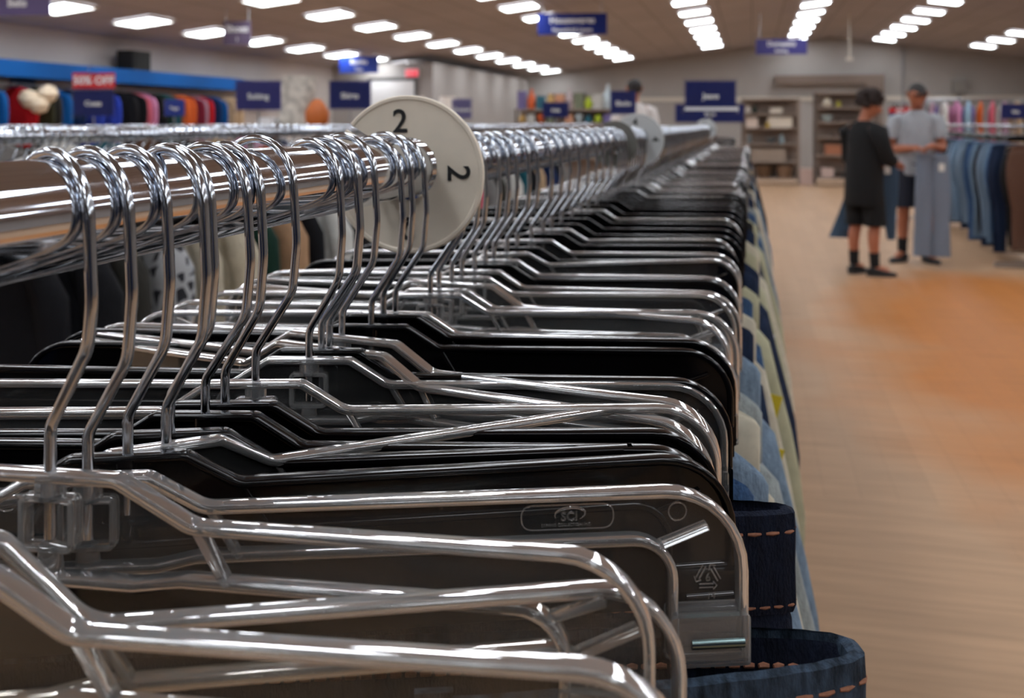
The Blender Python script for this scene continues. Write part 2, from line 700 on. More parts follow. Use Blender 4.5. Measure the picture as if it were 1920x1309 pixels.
def inset(pl, d):
    n = len(pl)
    out = []
    for i in range(n):
        a, p, b = pl[(i - 1) % n], pl[i], pl[(i + 1) % n]
        t1, t2 = (p - a), (b - p)
        if t1.length < 1e-7:
            t1 = t2
        if t2.length < 1e-7:
            t2 = t1
        t = (t1.normalized() + t2.normalized())
        t = t.normalized() if t.length > 1e-6 else t1.normalized()
        nrm = Vector((t.y, -t.x))
        out.append(p + nrm * d)
    return out


def clean(pl):
    out = []
    for p in pl:
        if not out or (p - out[-1]).length > 2e-4:
            out.append(p)
    if (out[0] - out[-1]).length < 2e-4:
        out.pop()
    return out


RSEC = [(-1, -.62), (-.86, -.86), (-.5, -1), (.5, -1), (.86, -.86), (1, -.62), (1, .62), (.86, .86), (.5, 1), (-.5, 1), (-.86, .86), (-1, .62)]


def body_mesh(pr, name, mats, dropz):
    pl = clean(outline(pr))                          # clockwise seen from -y: inset along +nrm goes inside
    inn = inset(pl, 0.00145)
    b = MB()
    web = inset(pl, 0.0019)
    b.prism([(p.x, p.y + dropz) for p in web], -0.0008, 0.0008, mi=0)
    sec = [(x * 0.00145, y * 0.0033) for x, y in RSEC]
    b.tube([(p.x, 0, p.y + dropz) for p in inn], 1.0, closed=True, sec=sec, up=(0, 1, 0), mi=1)
    half = PROFILES[pr]
    so, zo = half[2][0], half[2][1]
    si, zi = half[5][0], half[5][1]
    q = [(x * 0.0011, y * 0.0026) for x, y in RSEC]
    st, stz = half[1][0], half[1][1]
    for sg in (1, -1):
        # diagonal rib across the bend and one below the step
        b.tube([(sg * (so - .0125), 0, zo - .0125 + dropz), (sg * (si - .0028), 0, zi - .0008 + dropz)], 1.0, sec=q, up=(0, 1, 0), mi=1)
        b.tube([(sg * (st + .001), 0, stz - .002 + dropz), (sg * (st + .0095), 0, zi + .001 + dropz)], 1.0, sec=q, up=(0, 1, 0), mi=1)
    # socket of the hook
    zb = half[-1][1]
    b.lathe([(.0042, -.0015 + dropz), (.0042, -.0075 + dropz), (.0034, -.008 + dropz)], n=12, mi=1)
    b.lathe([(.0030, -.0205 + dropz), (.0038, zb + .0015 + dropz)], n=12, mi=1)
    fw = rounded([(-.0075, -.0075), (.0075, -.0075), (.0075, -.0212), (-.0075, -.0212)], [.0015] * 4, True, 3)
    b.tube([(p.x, 0, p.y + dropz) for p in fw], 1.0, closed=True, sec=[(x * .0009, y * .0028) for x, y in RSEC], up=(0, 1, 0), mi=1)
    return b.mesh(name, mats, True, 50)


def clip_mesh(pr, m1, m2, dropz):
    half = PROFILES[pr]
    s0, s1, zb = half[4][0], half[3][0], half[3][1]
    c = (s0 + s1) / 2
    b = MB()
    w = s1 - s0 - 0.0005
    b.prism([(p.x, p.y) for p in rounded([(c - w / 2, zb + .0145 + dropz), (c + w / 2, zb + .0145 + dropz), (c + w / 2, zb - .0008 + dropz), (c - w / 2, zb - .0008 + dropz)], [.001] * 4, True, 3)], -.0052, -.0018, mi=0)
    b.prism([(p.x, p.y) for p in rounded([(c - w / 2, zb + .0145 + dropz), (c + w / 2, zb + .0145 + dropz), (c + w / 2, zb - .0008 + dropz), (c - w / 2, zb - .0008 + dropz)], [.001] * 4, True, 3)], .0018, .0052, mi=0)
    b.tube([(c - w / 2 + .001, 0, zb + .0142 + dropz), (c + w / 2 - .001, 0, zb + .0142 + dropz)], .0021, 10, mi=0)
    b.tube([(c - w / 2 + .006, -.0048, zb + .0062 + dropz), (c + w / 2 - .002, -.0048, zb + .0062 + dropz)], .0016, 10, mi=1)
    return b.mesh('clip', [m1, m2], True, 50)


def steel_clip(pr, dropz):
    """sprung steel jaw with a pressed frame and three dimples"""
    half = PROFILES[pr]
    c, zb = half[4][0] + .004, half[3][1] + dropz
    b = MB()
    pl = [(p.x, p.y) for p in rounded([(c - .011, zb + .020), (c + .011, zb + .020), (c + .011, zb - .003), (c - .011, zb - .003)], [.0025] * 4, True, 4)]
    b.prism(pl, -.0062, -.0054)
    b.prism(pl, .0030, .0038)
    b.tube([(c - .0095, -.0062, zb + .0195), (c + .0095, -.0062, zb + .0195)], .0008, 8)
    fr_ = rounded([(c - .003, zb + .016), (c + .0085, zb + .016), (c + .0085, zb + .002), (c - .003, zb + .002)], [.002] * 4, True, 3)
    b.tube([(p.x, -.0063, p.y) for p in fr_], .0005, 6, closed=True)
    for k in range(3):
        b.tube([(c - .007 + .0055 * k + .0012 * math.cos(2 * PI * q / 12), -.0063, zb + .0125 + .0012 * math.sin(2 * PI * q / 12)) for q in range(12)], .0004, 6, closed=True)
    return b.mesh('clip', [M_PIN], True, 40)


def hook_mesh(extra=0.0):
    zt = -SH - extra
    p = [(0, zt - .019), (0, zt + .0115), (.0185, zt + .036), (.0205, -.022)]
    path = rounded(p + [(.0190, 0.0)], [0, .008, .013, .03, 0], False, 7)
    for k in range(1, 19):
        a = PI * k / 18
        path.append(Vector((.0190 * math.cos(a), .0190 * math.sin(a) - .0012)))
    path += [Vector((-.0190, -.008)), Vector((-.0182, -.0135)), Vector((-.0165, -.0175))]
    b = MB()
    b.tube([(q.x, 0, q.y) for q in path], .00168, 10)
    return b.mesh('hook', M_WIRE, True, 60)


HOOK0 = hook_mesh(0)
HOOK1 = hook_mesh(-.0068)


def make_hanger(pr, kind, extra=0.0, metal=False):
    m = {'clear': (M_WEB, M_RIM), 'warm': (M_WEBB, M_RIMB), 'black': (M_BLACK, M_BLACK)}[kind]
    dz = -SH - extra
    t = thing('trouser_hanger', 'x', 'hanger')
    obj('body', body_mesh(pr, 'hanger_body', list(m), dz), t)
    obj('hook', HOOK1 if extra else HOOK0, t)
    cm = clip_mesh(pr, m[1], M_PIN if kind != 'black' else M_BLACK, dz) if not metal else steel_clip(pr, dz)
    cm2 = cm.copy()
    obj('clip', cm, t)
    c2 = obj('clip', cm2, t)
    for v in cm2.vertices:
        v.co.x = -v.co.x
    cm2.flip_normals()
    return t


PROT = {}
for pr, kd in (('P', 'clear'), ('P', 'black'), ('Q', 'clear'), ('A', 'clear'), ('A', 'black')):
    PROT[pr, kd] = make_hanger(pr, kd)
PROT['B', 'clear'] = make_hanger('B', 'clear', -.0066)
PROT['Pm', 'black'] = make_hanger('P', 'black', metal=True)
PROT['Qs', 'warm'] = make_hanger('Q', 'warm', -.0068)
PROT['S', 'warm'] = make_hanger('S', 'warm', -.0070)
index_children(list(PROT.values()))
USED = set()


def hanger(pr, kd, x, u, yaw, hookyaw, label, group=None, dz=0.0, roll=0.0):
    key = (pr, kd)
    src = PROT[key]
    if key in USED:
        o = dup(src, (x, u, RZ + dz), 0, label, 'hanger', group)
        parts = r_parts[o.name]
    else:
        USED.add(key)
        o = src
        o.location = (x, u, RZ + dz)
        o['label'] = label
        if group:
            o['group'] = group
        parts = kids(src)
    o.rotation_euler = (0, R(roll), R(yaw))
    for p in parts:
        if p.name.startswith('hook'):
            p.rotation_euler = (0, R(-roll), R(hookyaw - yaw))
    return o


# profile, material, centre u, yaw, hook yaw, height offset, roll, x offset
NEAR = [
    ('Qs', 'warm', .177, 6.5, -10, 0, 0, 0), ('S', 'warm', .1885, 22.5, -25, 0, 0, 0),
    ('B', 'clear', .2355, 4.4, -22, 0, 0, 0), ('A', 'clear', .2515, 19, -19, 0, 0, 0),
    ('A', 'black', .2705, 22.5, -20, 0, 0, 0), ('A', 'clear', .282, 40, -22, 0, 0, .006), ('Pm', 'black', .2935, 20, -16, 0, 0, 0),
    ('Pm', 'black', .3154, 12, -12, 0, 0, 0), ('P', 'black', .329, 14, -20, 0, 0, 0), ('P', 'clear', .3520, 15, -14, .002, 0, 0),
    ('P', 'clear', .4000, 12.8, -22, 0, 0, 0), ('P', 'black', .4130, 9.5, -12, .001, 0, 0), ('Q', 'clear', .4216, -13, -24, 0, 0, 0),
    ('Q', 'clear', .436, -11, -15, .002, 0, 0), ('P', 'black', .4730, 10.7, -18, 0, 0, 0), ('P', 'black', .4900, 9.0, -22, .002, 0, 0),
    ('P', 'clear', .5080, 6, -16, 0, 0, 0), ('P', 'clear', .5680, 13.8, -12, 0, 0, 0), ('P', 'clear', .5850, 7, -20, 0, 0, 0),
    ('Q', 'clear', .6120, -9, -16, 0, 0, 0), ('P', 'clear', .6350, 12, -22, 0, 0, 0), ('P', 'clear', .6660, 4, -15, 0, 0, 0),
    ('P', 'black', .6950, 12, -20, 0, 0, 0), ('P', 'clear', .7200, 8, -18, 0, 0, 0), ('A', 'clear', .7600, 25, -16, 0, 0, 0),
    ('P', 'black', .7950, 14, -18, 0, 0, 0), ('P', 'clear', .8500, 10, -16, 0, 0, 0), ('P', 'black', .9000, 12, -22, 0, 0, 0),
    ('P', 'clear', .9400, 18, -18, 0, 0, 0), ('P', 'black', .9900, 9, -14, 0, 0, 0), ('P', 'black', 1.050, 10, -18, 0, 0, 0),
    ('P', 'black', 1.110, 9, -20, 0, 0, 0), ('P', 'clear', 1.160, 14, -18, 0, 0, 0), ('P', 'black', 1.225, 8, -18, 0, 0, 0),
    ('P', 'black', 1.300, 9, -16, 0, 0, 0)]
random.seed(5)
cnt = {'clear': 0, 'black': 0, 'warm': 0}
WORD = {'clear': 'clear plastic', 'warm': 'warm-tinted clear plastic', 'black': 'black plastic'}
SPECIAL = {3: 'clear plastic trouser hanger with embossed logo and recycling triangle, nearest one fully in frame'}
front_hanger = None
for i, (pr, kd, u, yw, hy, dz, rl, dx) in enumerate(NEAR):
    cnt[kd] += 1
    lab = SPECIAL.get(i) or '%s trouser hanger on the front chrome rail, %s %s one from the camera' % (WORD[kd], nth(cnt[kd]), WORD[kd].split()[0])
    o = hanger(pr, kd, RX + dx, u, yw, hy, lab, 'trouser hangers on the front rail', dz, rl)
    if i == 3:
        front_hanger = o
u = 1.335
DISCS = [(.528, 1), (1.385, 1), (1.68, 1), (4.2, 1)]
i = 0
far_us = []
while u < 4.9:
    if min(abs(u - d[0]) for d in DISCS) < .012:
        u += .012
        continue
    kd = random.choices(['clear', 'black'], [0.5, 0.5])[0]
    lab = '%s trouser hanger in the blurred far stretch of the front rail' % WORD[kd]
    hanger('P' if random.random() < .8 or kd == 'black' else 'Q', kd, RX, u, random.uniform(2, 19), random.uniform(-24, -10), lab, 'far %s hangers on the front rail' % WORD[kd].split()[0])
    far_us.append(u)
    u += random.uniform(.022, .042)
    i += 1

# embossed marks of the front hanger
zz = -SH
mk = MB()
rr_ = rounded([(.1275, -.0138), (.1560, -.0138), (.1560, -.0213), (.1275, -.0213)], [.0037] * 4, True, 8)
mk.tube([(p.x, -.0009, p.y + zz) for p in rr_], .00022, 6, closed=True)
obj('embossed_frame', mk, front_hanger, mats=M_RIM)
mk = MB()
ov = [(.1425 + .0047 * math.cos(a), -.0009, -.0168 + .0021 * math.sin(a) + .06 * .0047 * math.cos(a) + zz) for a in [R(200) - R(250) * k / 24 for k in range(25)]]
mk.tube(ov, [.0001 + .0003 * math.sin(PI * k / 24) for k in range(25)], 6)
lg = obj('embossed_logo', mk, front_hanger, mats=M_RIM)
M_EMB = mat_sheet('embossed_face', (0.8, 0.8, 0.8), 1.5, 0.25, 0.10, (0.75, 0.75, 0.72))
lg2 = obj('lettering', text_mesh('SCI', .0037, .0004, M_EMB, bold=.00008), lg, (.1422, -.0010, -.0174 + zz), (R(90), 0, 0))
lg3 = obj('lettering', text_mesh('SEWING COLLECTION INC', .00125, .0003, M_EMB), lg, (.1412, -.0010, -.0199 + zz), (R(90), 0, 0))
for (s, z, r) in ((.176, -.0171, .0028), (.0225, -.0068, .0029), (-.0225, -.0068, .0029)):
    c_ = MB().tube([(s + r * math.cos(2 * PI * k / 24), -.0009, z + zz + r * math.sin(2 * PI * k / 24)) for k in range(24)], .0002, 6, closed=True)
    obj('embossed_ring', c_, front_hanger, mats=M_RIM)
tr = MB()
cx, cz, s_ = .1855, -.0378 + zz, .0042
V = [Vector((cx + s_ * math.cos(R(90 + 120 * k)), cz + s_ * math.sin(R(90 + 120 * k)))) for k in range(3)]
for k in range(3):
    a, b_ = V[k], V[(k + 1) % 3]
    d = b_ - a
    p0, p1 = a + d * .14, a + d * .74
    nn = Vector((-d.y, d.x)).normalized()
    tr.tube([(p0.x, -.0009, p0.y), (p1.x, -.0009, p1.y)], .00025, 6)
    q0, q1 = p0 - nn * .0011, p1 - nn * .0011
    tr.tube([(q0.x, -.0009, q0.y), (q1.x, -.0009, q1.y)], .0002, 6)
    hd = [p1 + nn * .0007, p1 + d.normalized() * .0012 - nn * .0005, q1 - nn * .0007]
    tr.tube([(h_.x, -.0009, h_.y) for h_ in hd], .0002, 6)
rt = obj('recycling_mark', tr, front_hanger, mats=M_RIM)
obj('lettering', text_mesh('6', .0036, .0004, M_EMB), rt, (cx, -.0010, cz), (R(90), 0, 0))
obj('lettering', text_mesh('14', .0028, .0004, M_EMB), rt, (cx + .001, -.0010, cz - .0058), (R(90), 0, 0))
# moulded code on a hanger further back, seen from its rear
for o in list(bpy.data.objects):
    if o.name.startswith('trouser_hanger') and abs(o.location.y - .568) < 1e-4 and abs(o.location.x - RX) < .01:
        obj('embossed_code', text_mesh('5131', .006, .0004, M_EMB), o, (.150, -.001, -.0165 - SH), (R(90), 0, R(180)))

# ------------------------------------------------------------------ front rack
rk = thing('clothes_rack', 'long chrome clothes rack running away from the camera, crowded with trouser hangers', 'clothes rack', (RX, 2.2, 0))
obj('rail', MB().tube([(0, -2.9 + 5.65 * k / 40, RZ) for k in range(41)], RR, 40), rk, mats=M_CHROME)
for y in (-2.85, 2.72):
    obj('upright', MB().tube([(0, y, .06), (0, y, RZ - RR + .004)], .0125, 16), rk, mats=M_STEEL)
    obj('foot', MB().box((0, y, .04), (.56, .05, .04)), rk, mats=M_STEEL)


def size_disc(u, rad, m, txt, label, zc, rot=0.0, ink=M_INK):
    t = thing('size_divider', label, 'size divider', (RX, u, zc), 0, 'size dividers on the front rail')
    hole = RR + .0016
    slot = R(143) + rot
    hw = .0022
    out, inn = [], []
    n = 72
    da = math.asin(hw / rad)
    di = math.asin(hw / hole)
    o_ = [slot + da + (2 * PI - 2 * da) * k / n for k in range(n + 1)]
    i_ = [slot + di + (2 * PI - 2 * di) * k / n for k in range(n + 1)]
    hz = RZ - zc
    b = MB()
    prof = [(hole, -.0011, 'i'), (rad - .003, -.0011, 'o'), (rad - .0022, -.0017, 'o'), (rad - .0006, -.0017, 'o'), (rad, -.0010, 'o'), (rad, .0010, 'o'), (rad - .0006, .0017, 'o'), (rad - .0022, .0017, 'o'), (rad - .003, .0011, 'o'), (hole, .0011, 'i')]
    vs, fs = [], []
    for (r, y, k) in prof:
        for q in range(n + 1):
            if k == 'i':
                vs.append((r * math.cos(i_[q]), y, r * math.sin(i_[q]) + hz))
            else:
                vs.append((r * math.cos(o_[q]), y, r * math.sin(o_[q])))
    np_ = len(prof)
    for a in range(np_):
        b2 = (a + 1) % np_
        for q in range(n):
            fs.append((a * (n + 1) + q, a * (n + 1) + q + 1, b2 * (n + 1) + q + 1, b2 * (n + 1) + q))
    fs.append(tuple(a * (n + 1) for a in range(np_)))
    fs.append(tuple(reversed([a * (n + 1) + n for a in range(np_)])))
    b.add(vs, fs)
    obj('disc', b, t, mats=m, angle=35)
    if txt:
        me = text_mesh(txt, .0185 * rad / .0447, .0005, ink, 'numeral', bold=.0002)
        for k in range(4):
            a = R(98 - 96 * k) if k < 2 else R(98 - 94 * k)
            o = obj('numeral', me if k == 0 else me.copy(), t, (rad * .665 * math.cos(a), -.0014, rad * .665 * math.sin(a)), (R(90), 0, 0))
            o.rotation_euler = Matrix.Rotation(-(R(92) * k), 3, 'Y').to_euler() if False else (Matrix.Rotation(R(90) * k, 3, 'Y') @ Matrix.Rotation(R(90), 3, 'X')).to_euler()
    return t


size_disc(.528, .0447, M_CREAM, '2', 'cream round size divider printed with black twos, largest and nearest on the rail', EYE - .0292)
size_disc(1.385, .033, M_GREYDISC, None, 'small plain grey size divider just before the second white one', RZ - .004, R(-20))
size_disc(1.68, .0447, M_WHITEDISC, '4', 'white round size divider with dark numerals, second along the front rail', EYE - .0292)
size_disc(4.2, .0447, M_WHITEDISC, '6', 'white round size divider furthest along the front rail, below the jeans sign', EYE - .0292)


# ------------------------------------------------------------------ trousers
def denim(name, rgb, noise=0.35):
    return mat(name, rgb, 0.85, noise=noise, scale=260, bump=0.25, bscale=900, stretch=(1, 1, .35), spec=0.2)


M_DARKDENIM = denim('dark_denim', (20, 26, 42))
M_DARKDENIM2 = denim('indigo_denim', (48, 60, 74), 0.8)
M_HEM = denim('worn_denim_edge', (62, 92, 122), 0.6)
M_STITCH = mat('copper_thread', (150, 100, 76), 0.8, noise=.2, scale=600)


def stadium(hw, ht, n, k=3.0, ph=0.0):
    out = []
    for q in range(n):
        a = 2 * PI * q / n
        c, s = math.cos(a), math.sin(a)
        out.append((hw * math.copysign(abs(c) ** (2 / k), c) if False else hw * math.copysign(abs(c) ** .8, c), ht * math.copysign(abs(s) ** .7, s)))
    return out


def trousers_mesh(hw, ht, length, seed, bulge=0.0, n=56, droop=0.0):
    rnd = random.Random(seed)
    ph = [rnd.uniform(0, 6.28) for _ in range(6)]
    am = rnd.uniform(.5, 1)
    L = []
    zs = [-.045, -.09, -.14, -.2, -.27, -.36, -.48, -.6, -.72, -.84, -.95, -1.0]
    inner = [[(x * .985, y * f, z) for x, y in stadium(hw, ht, n)] for z, f in ((-.08, .6), (-.03, .93), (-.003, .95))]
    L += inner
    rim = [(x * .995, y * .9, 0.0) for x, y in stadium(hw, ht, n)]
    L.append(rim)
    L.append([(x, y, -.003) for x, y in stadium(hw, ht, n)])
    L.append([(x, y, -.038) for x, y in stadium(hw, ht, n)])
    for z in zs:
        f = -z
        zz = z * length
        W = hw * (1 + .06 * math.sin(min(1, f * 4) * PI / 2) - .10 * f) + bulge * math.sin(PI * min(1, f * 1.6))
        T = ht * (1.0 + .9 * math.exp(-((f - .2) / .18) ** 2)) * (1 - .25 * f)
        lp = []
        for q, (x, y) in enumerate(stadium(W, T, n)):
            a = 2 * PI * q / n
            wv = am * f * .012 * (math.sin(3 * a + ph[0] + 2 * f) + .6 * math.sin(7 * a + ph[1] - 3 * f)) + .003 * math.sin(11 * f * 6 + ph[2] + 2 * a)
            groove = 1 - .55 * math.exp(-(x / .025) ** 2) * (1 if f > .28 else 0)
            sx = .012 * f * math.sin(4 * f + ph[3])
            lp.append((x + sx + wv * .35 * (1 if x > 0 else -1), y * groove + wv * .5 + .012 * f * math.sin(2.5 * f * 3 + ph[4]), zz))
        L.append(lp)
    if droop:
        L = [[(x, y, z - droop * min(1.2, abs(x) / hw) ** 5 * max(0, 1 + z * 3)) for x, y, z in lp] for lp in L]
    b = MB()
    b.loops(L, cap0=True, cap1=True)
    return b


def stitch_line(hw, ht, z, n, n_dash, r, wob=0.0, y_side=None):
    """dashes of thread around a waistband"""
    b = MB()
    st = stadium(hw, ht, 240)
    P = [Vector((x, y, z)) for x, y in st]
    cum = [0]
    for i in range(1, len(P)):
        cum.append(cum[-1] + (P[i] - P[i - 1]).length)
    tot = cum[-1]

    def pt(d):
        d %= tot
        for i in range(1, len(P)):
            if cum[i] >= d:
                f = (d - cum[i - 1]) / max(1e-9, cum[i] - cum[i - 1])
                return P[i - 1].lerp(P[i], f)
        return P[-1]
    step = tot / n_dash
    for k in range(n_dash):
        a = pt(k * step)
        m_ = pt(k * step + step * .36)
        c = pt(k * step + step * .72)
        o = Vector((m_.x / hw * .0, math.copysign(1, m_.y) * r * .5, 0))
        b.tube([a, m_ + o, c], [r * .7, r, r * .7], 6)
    return b


def detailed_jeans(name, label, loc, rz, hw, ht, seed, mbody, medge, tilt=(0, 0)):
    t = thing(name, label, 'jeans', loc, rz, 'trousers hanging on the front rail')
    obj('denim_body', trousers_mesh(hw, ht, .96, seed, n=96), t, mats=mbody)
    # waistband: a band with a rolled upper edge
    n = 120
    band = []
    rnd = random.Random(seed + 9)
    prof = [(-.0035, -.018), (-.0035, -.004), (-.0028, .0012), (-.0002, .0026), (.0026, .0012), (.0030, -.006), (.0028, -.020), (.0032, -.037), (.0022, -.040)]
    for (d, z) in prof:
        band.append([(x + math.copysign(1, x) * d * abs(x / hw) ** 2, y + math.copysign(d, y) * (1 - .5 * abs(x / hw) ** 6) + .0003 * math.sin(q * 1.9), z) for q, (x, y) in enumerate(stadium(hw, ht, n))])
    b = MB()
    b.loops(band)
    wb = obj('waistband', b, t, mats=medge)
    obj('stitching', stitch_line(hw + .0032, ht + .0034, -.0062, n, int(hw * 4 / .0075), .00085), wb, mats=M_STITCH)
    obj('stitching', stitch_line(hw + .0034, ht + .0036, -.0365, n, int(hw * 4 / .0060), .0007), wb, mats=M_STITCH)
    obj('stitching', stitch_line(hw - .0036, ht - .0036, -.0085, n, int(hw * 4 / .0048), .0010), wb, mats=M_STITCH)
    return t


j1 = detailed_jeans('jeans', 'dark blue jeans with an open waistband and copper stitching, nearest to the camera', (-.190, .2565, EYE - .1690), R(19), .234, .0185, 3, M_DARKDENIM, M_DARKDENIM2)
j2 = detailed_jeans('jeans', 'very dark indigo jeans with narrow waistband, just behind the nearest open-waisted pair', (-.189, .385, EYE - .163), R(12), .208, .010, 8, M_DARKDENIM, M_DARKDENIM)
obj('belt_loop', MB().box((.10, -.022, -.018), (.011, .003, .05)), j1, mats=M_DARKDENIM2)
obj('price_tag', MB().box((.240, -.005, -.026), (.026, .0006, .016), tilt=('Y', R(-14))), j1, mats=mat('cream_tag', (205, 192, 168), .6))

COL = {'mid blue': denim('mid_blue_denim', (58, 86, 122)), 'faded blue': denim('faded_denim', (120, 140, 160), .25), 'pale grey': denim('pale_grey_denim', (150, 158, 158), .2),
       'cream': mat('cream_twill', (205, 198, 178), .9, noise=.1, scale=100), 'navy': denim('navy_denim', (30, 43, 68)), 'light blue': denim('light_blue_denim', (118, 142, 166), .2),
       'black': mat('black_twill', (20, 20, 22), .9, noise=.2, scale=100), 'olive cream': mat('olive_cream_twill', (182, 180, 150), .9, noise=.1, scale=60), 'brown': mat('brown_twill', (92, 64, 50), .9, noise=.15, scale=90),
       'grey': mat('grey_twill', (112, 112, 114), .9, noise=.12, scale=90), 'beige': mat('beige_twill', (176, 158, 136), .9, noise=.1, scale=90)}
M_TAGS = {'yellow': mat('yellow_tag', (222, 200, 40), .6), 'green': mat('green_tag', (96, 176, 92), .6), 'white': mat('white_tag', (232, 230, 224), .6)}
TPROT = []
TW = [.184, .190, .187, .193]
for sd in range(4):
    t = thing('trousers', 'x', 'trousers')
    hw, ht = TW[sd], [.010, .013, .008, .011][sd]
    obj('fabric_body', trousers_mesh(hw, ht, .97, 20 + sd, bulge=[.036, .050, .040, .048][sd], droop=[.018, .03, .022, .036][sd]), t, mats=COL['navy'])
    wb = obj('waistband', MB().loops([[(x, y, z - [.018, .03, .022, .036][sd] * (abs(x) / hw) ** 5) for x, y in stadium(hw + d, ht + d, 56)] for d, z in ((-.003, -.02), (-.003, -.001), (0, .0015), (.0028, -.001), (.0026, -.036), (.0012, -.039))]), t, mats=COL['navy'])
    TPROT.append(t)
index_children(TPROT)
FRONT_T = [('mid blue', .475, 10, 0, None), ('faded blue', .54, 11, 3, None), ('cream', .61, 8, 2, None), ('pale grey', .665, 10, 1, None), ('faded blue', .775, 10, 1, 'green'),
           ('navy', .86, 9, 0, None), ('cream', .93, 10, 2, 'yellow'), ('mid blue', 1.01, 10, 0, None), ('olive cream', 1.12, 8, 1, 'yellow'), ('navy', 1.24, 9, 1, None), ('navy', 1.33, 10, 3, None),
           ('olive cream', 1.45, 8, 1, 'white'), ('cream', 1.58, 6, 3, None), ('navy', 1.7, 8, 2, None), ('black', 1.82, 7, 0, None), ('olive cream', 1.95, 8, 3, None), ('mid blue', 2.1, 7, 1, None),
           ('pale grey', 2.25, 7, 3, None), ('navy', 2.42, 8, 2, None), ('grey', 2.6, 6, 0, None), ('cream', 2.8, 7, 1, None), ('black', 3.0, 8, 2, None), ('faded blue', 3.2, 6, 3, None), ('grey', 3.42, 7, 0, None),
           ('navy', 3.65, 8, 1, None), ('beige', 3.9, 7, 2, None), ('black', 4.15, 6, 3, None), ('grey', 4.4, 7, 1, None), ('navy', 4.65, 6, 0, None)]
tc_ = {}
tused = set()
for (cn, u, yw, sd, tg) in FRONT_T:
    tc_[cn] = tc_.get(cn, 0) + 1
    lab = '%s trousers hanging from the front rail, %s %s pair from the camera' % (cn, nth(tc_[cn]), cn)
    if sd in tused:
        o = dup(TPROT[sd], (0, 0, 0), 0, lab, 'trousers', 'trousers hanging on the front rail')
        parts = r_parts[o.name]
    else:
        tused.add(sd)
        o = TPROT[sd]
        o['label'] = lab
        o['group'] = 'trousers hanging on the front rail'
        parts = kids(o)
    o.location = (RX + .006, u, EYE - .166)
    o.rotation_euler = (0, 0, R(yw))
    for p in parts:
        recolour(p, COL[cn])
    if tg:
        obj('price_tag', MB().box((TW[sd] + .004, -.016, -.15), (.036, .0008, .034), tilt=('Y', R(16))), o, mats=M_TAGS[tg])

# ------------------------------------------------------------------ other racks (left) with shirt hangers
M_WHITEHANG = mat('white_hanger_plastic', (205, 208, 208), 0.35)


def shirt_hanger_proto(m):
    t = thing('shirt_hanger', 'x', 'hanger')
    b = MB()
    p = rounded([(-.205, -.155), (-.19, -.148), (0, -.085), (.19, -.148), (.205, -.155), (.195, -.165), (-.195, -.165)], [.004, .02, .02, .02, .004, .006, .006], True, 5)
    b.tube([(q.x, 0, q.y) for q in clean(p)], .0042, 8, closed=True)
    obj('body', b, t, mats=m)
    h_ = MB()
    path = [Vector((0, -.085)), Vector((0, -.045))] + [Vector((.021 * math.cos(a), .021 * math.sin(a) - .004)) for a in [R(-60) + R(250) * k / 18 for k in range(19)]]
    h_.tube([(q.x, 0, q.y) for q in rounded(path, [.01] * len(path), False, 3)], .0019, 8)
    obj('hook', h_, t, mats=M_WIRE)
    return t


HP = [shirt_hanger_proto(M_WHITEHANG), shirt_hanger_proto(M_RIM), shirt_hanger_proto(M_BLACK)]


def garment_mesh(wd, hg, th, seed, sleeve=True, n=40):
    rnd = random.Random(seed)
    ph = [rnd.uniform(0, 6.28) for _ in range(5)]
    b = MB()
    L = []
    for k, f in enumerate([0, .02, .05, .09, .14, .22, .34, .48, .62, .76, .9, 1.0]):
        if f < .1:
            hw = wd * (.16 + .84 * (f / .1) ** .7)
            hz = -.11 * hg * (f / .1)
        else:
            hw = wd * (1 + .05 * f)
            hz = -.11 * hg - (f - .1) / .9 * .89 * hg
        ht = th * (.55 + .5 * f)
        lp = []
        for q, (x, y) in enumerate(stadium(hw, ht, n)):
            a = 2 * PI * q / n
            wv = f * th * .35 * (math.sin(4 * a + ph[0]) + .7 * math.sin(9 * a + ph[1] + f))
            lp.append((x + wv * .4, y + wv, hz + (.012 * math.sin(2 * a + ph[2]) if f == 1.0 else 0)))
        L.append(lp)
    b.loops(L, cap0=True, cap1=True)
    if sleeve:
        for sg in (1, -1):
            pts = [(sg * wd * .93, 0, -.10 * hg), (sg * wd * 1.08, .01, -.2 * hg), (sg * wd * 1.12, .02, -.4 * hg), (sg * wd * 1.08, .02, -.62 * hg)]
            b.tube(pts, [th * .8, th * 1.0, th * .9, th * .75], 12)
    return b


def fabric(name, rgb, noise=0.15, scale=30):
    return mat('fabric_' + name.replace(' ', '_'), rgb, .9, noise=noise, scale=scale, bump=.2, bscale=120, spec=.2)


def pattern_fabric():
    m = bpy.data.materials.new('black_white_pattern_fabric')
    m.use_nodes = True
    nt = m.node_tree
    b = nt.nodes['Principled BSDF']
    b.inputs['Roughness'].default_value = .9
    tc = nt.nodes.new('ShaderNodeTexCoord')
    v = nt.nodes.new('ShaderNodeTexVoronoi')
    v.feature = 'DISTANCE_TO_EDGE'
    v.inputs['Scale'].default_value = 34
    r = nt.nodes.new('ShaderNodeValToRGB')
    r.color_ramp.interpolation = 'CONSTANT'
    r.color_ramp.elements[0].color = (.42, .42, .43, 1)
    r.color_ramp.elements[1].position = .16
    r.color_ramp.elements[1].color = (.02, .02, .025, 1)
    nt.links.new(tc.outputs['Object'], v.inputs['Vector'])
    nt.links.new(v.outputs['Distance'], r.inputs[0])
    nt.links.new(r.outputs[0], b.inputs['Base Color'])
    return m


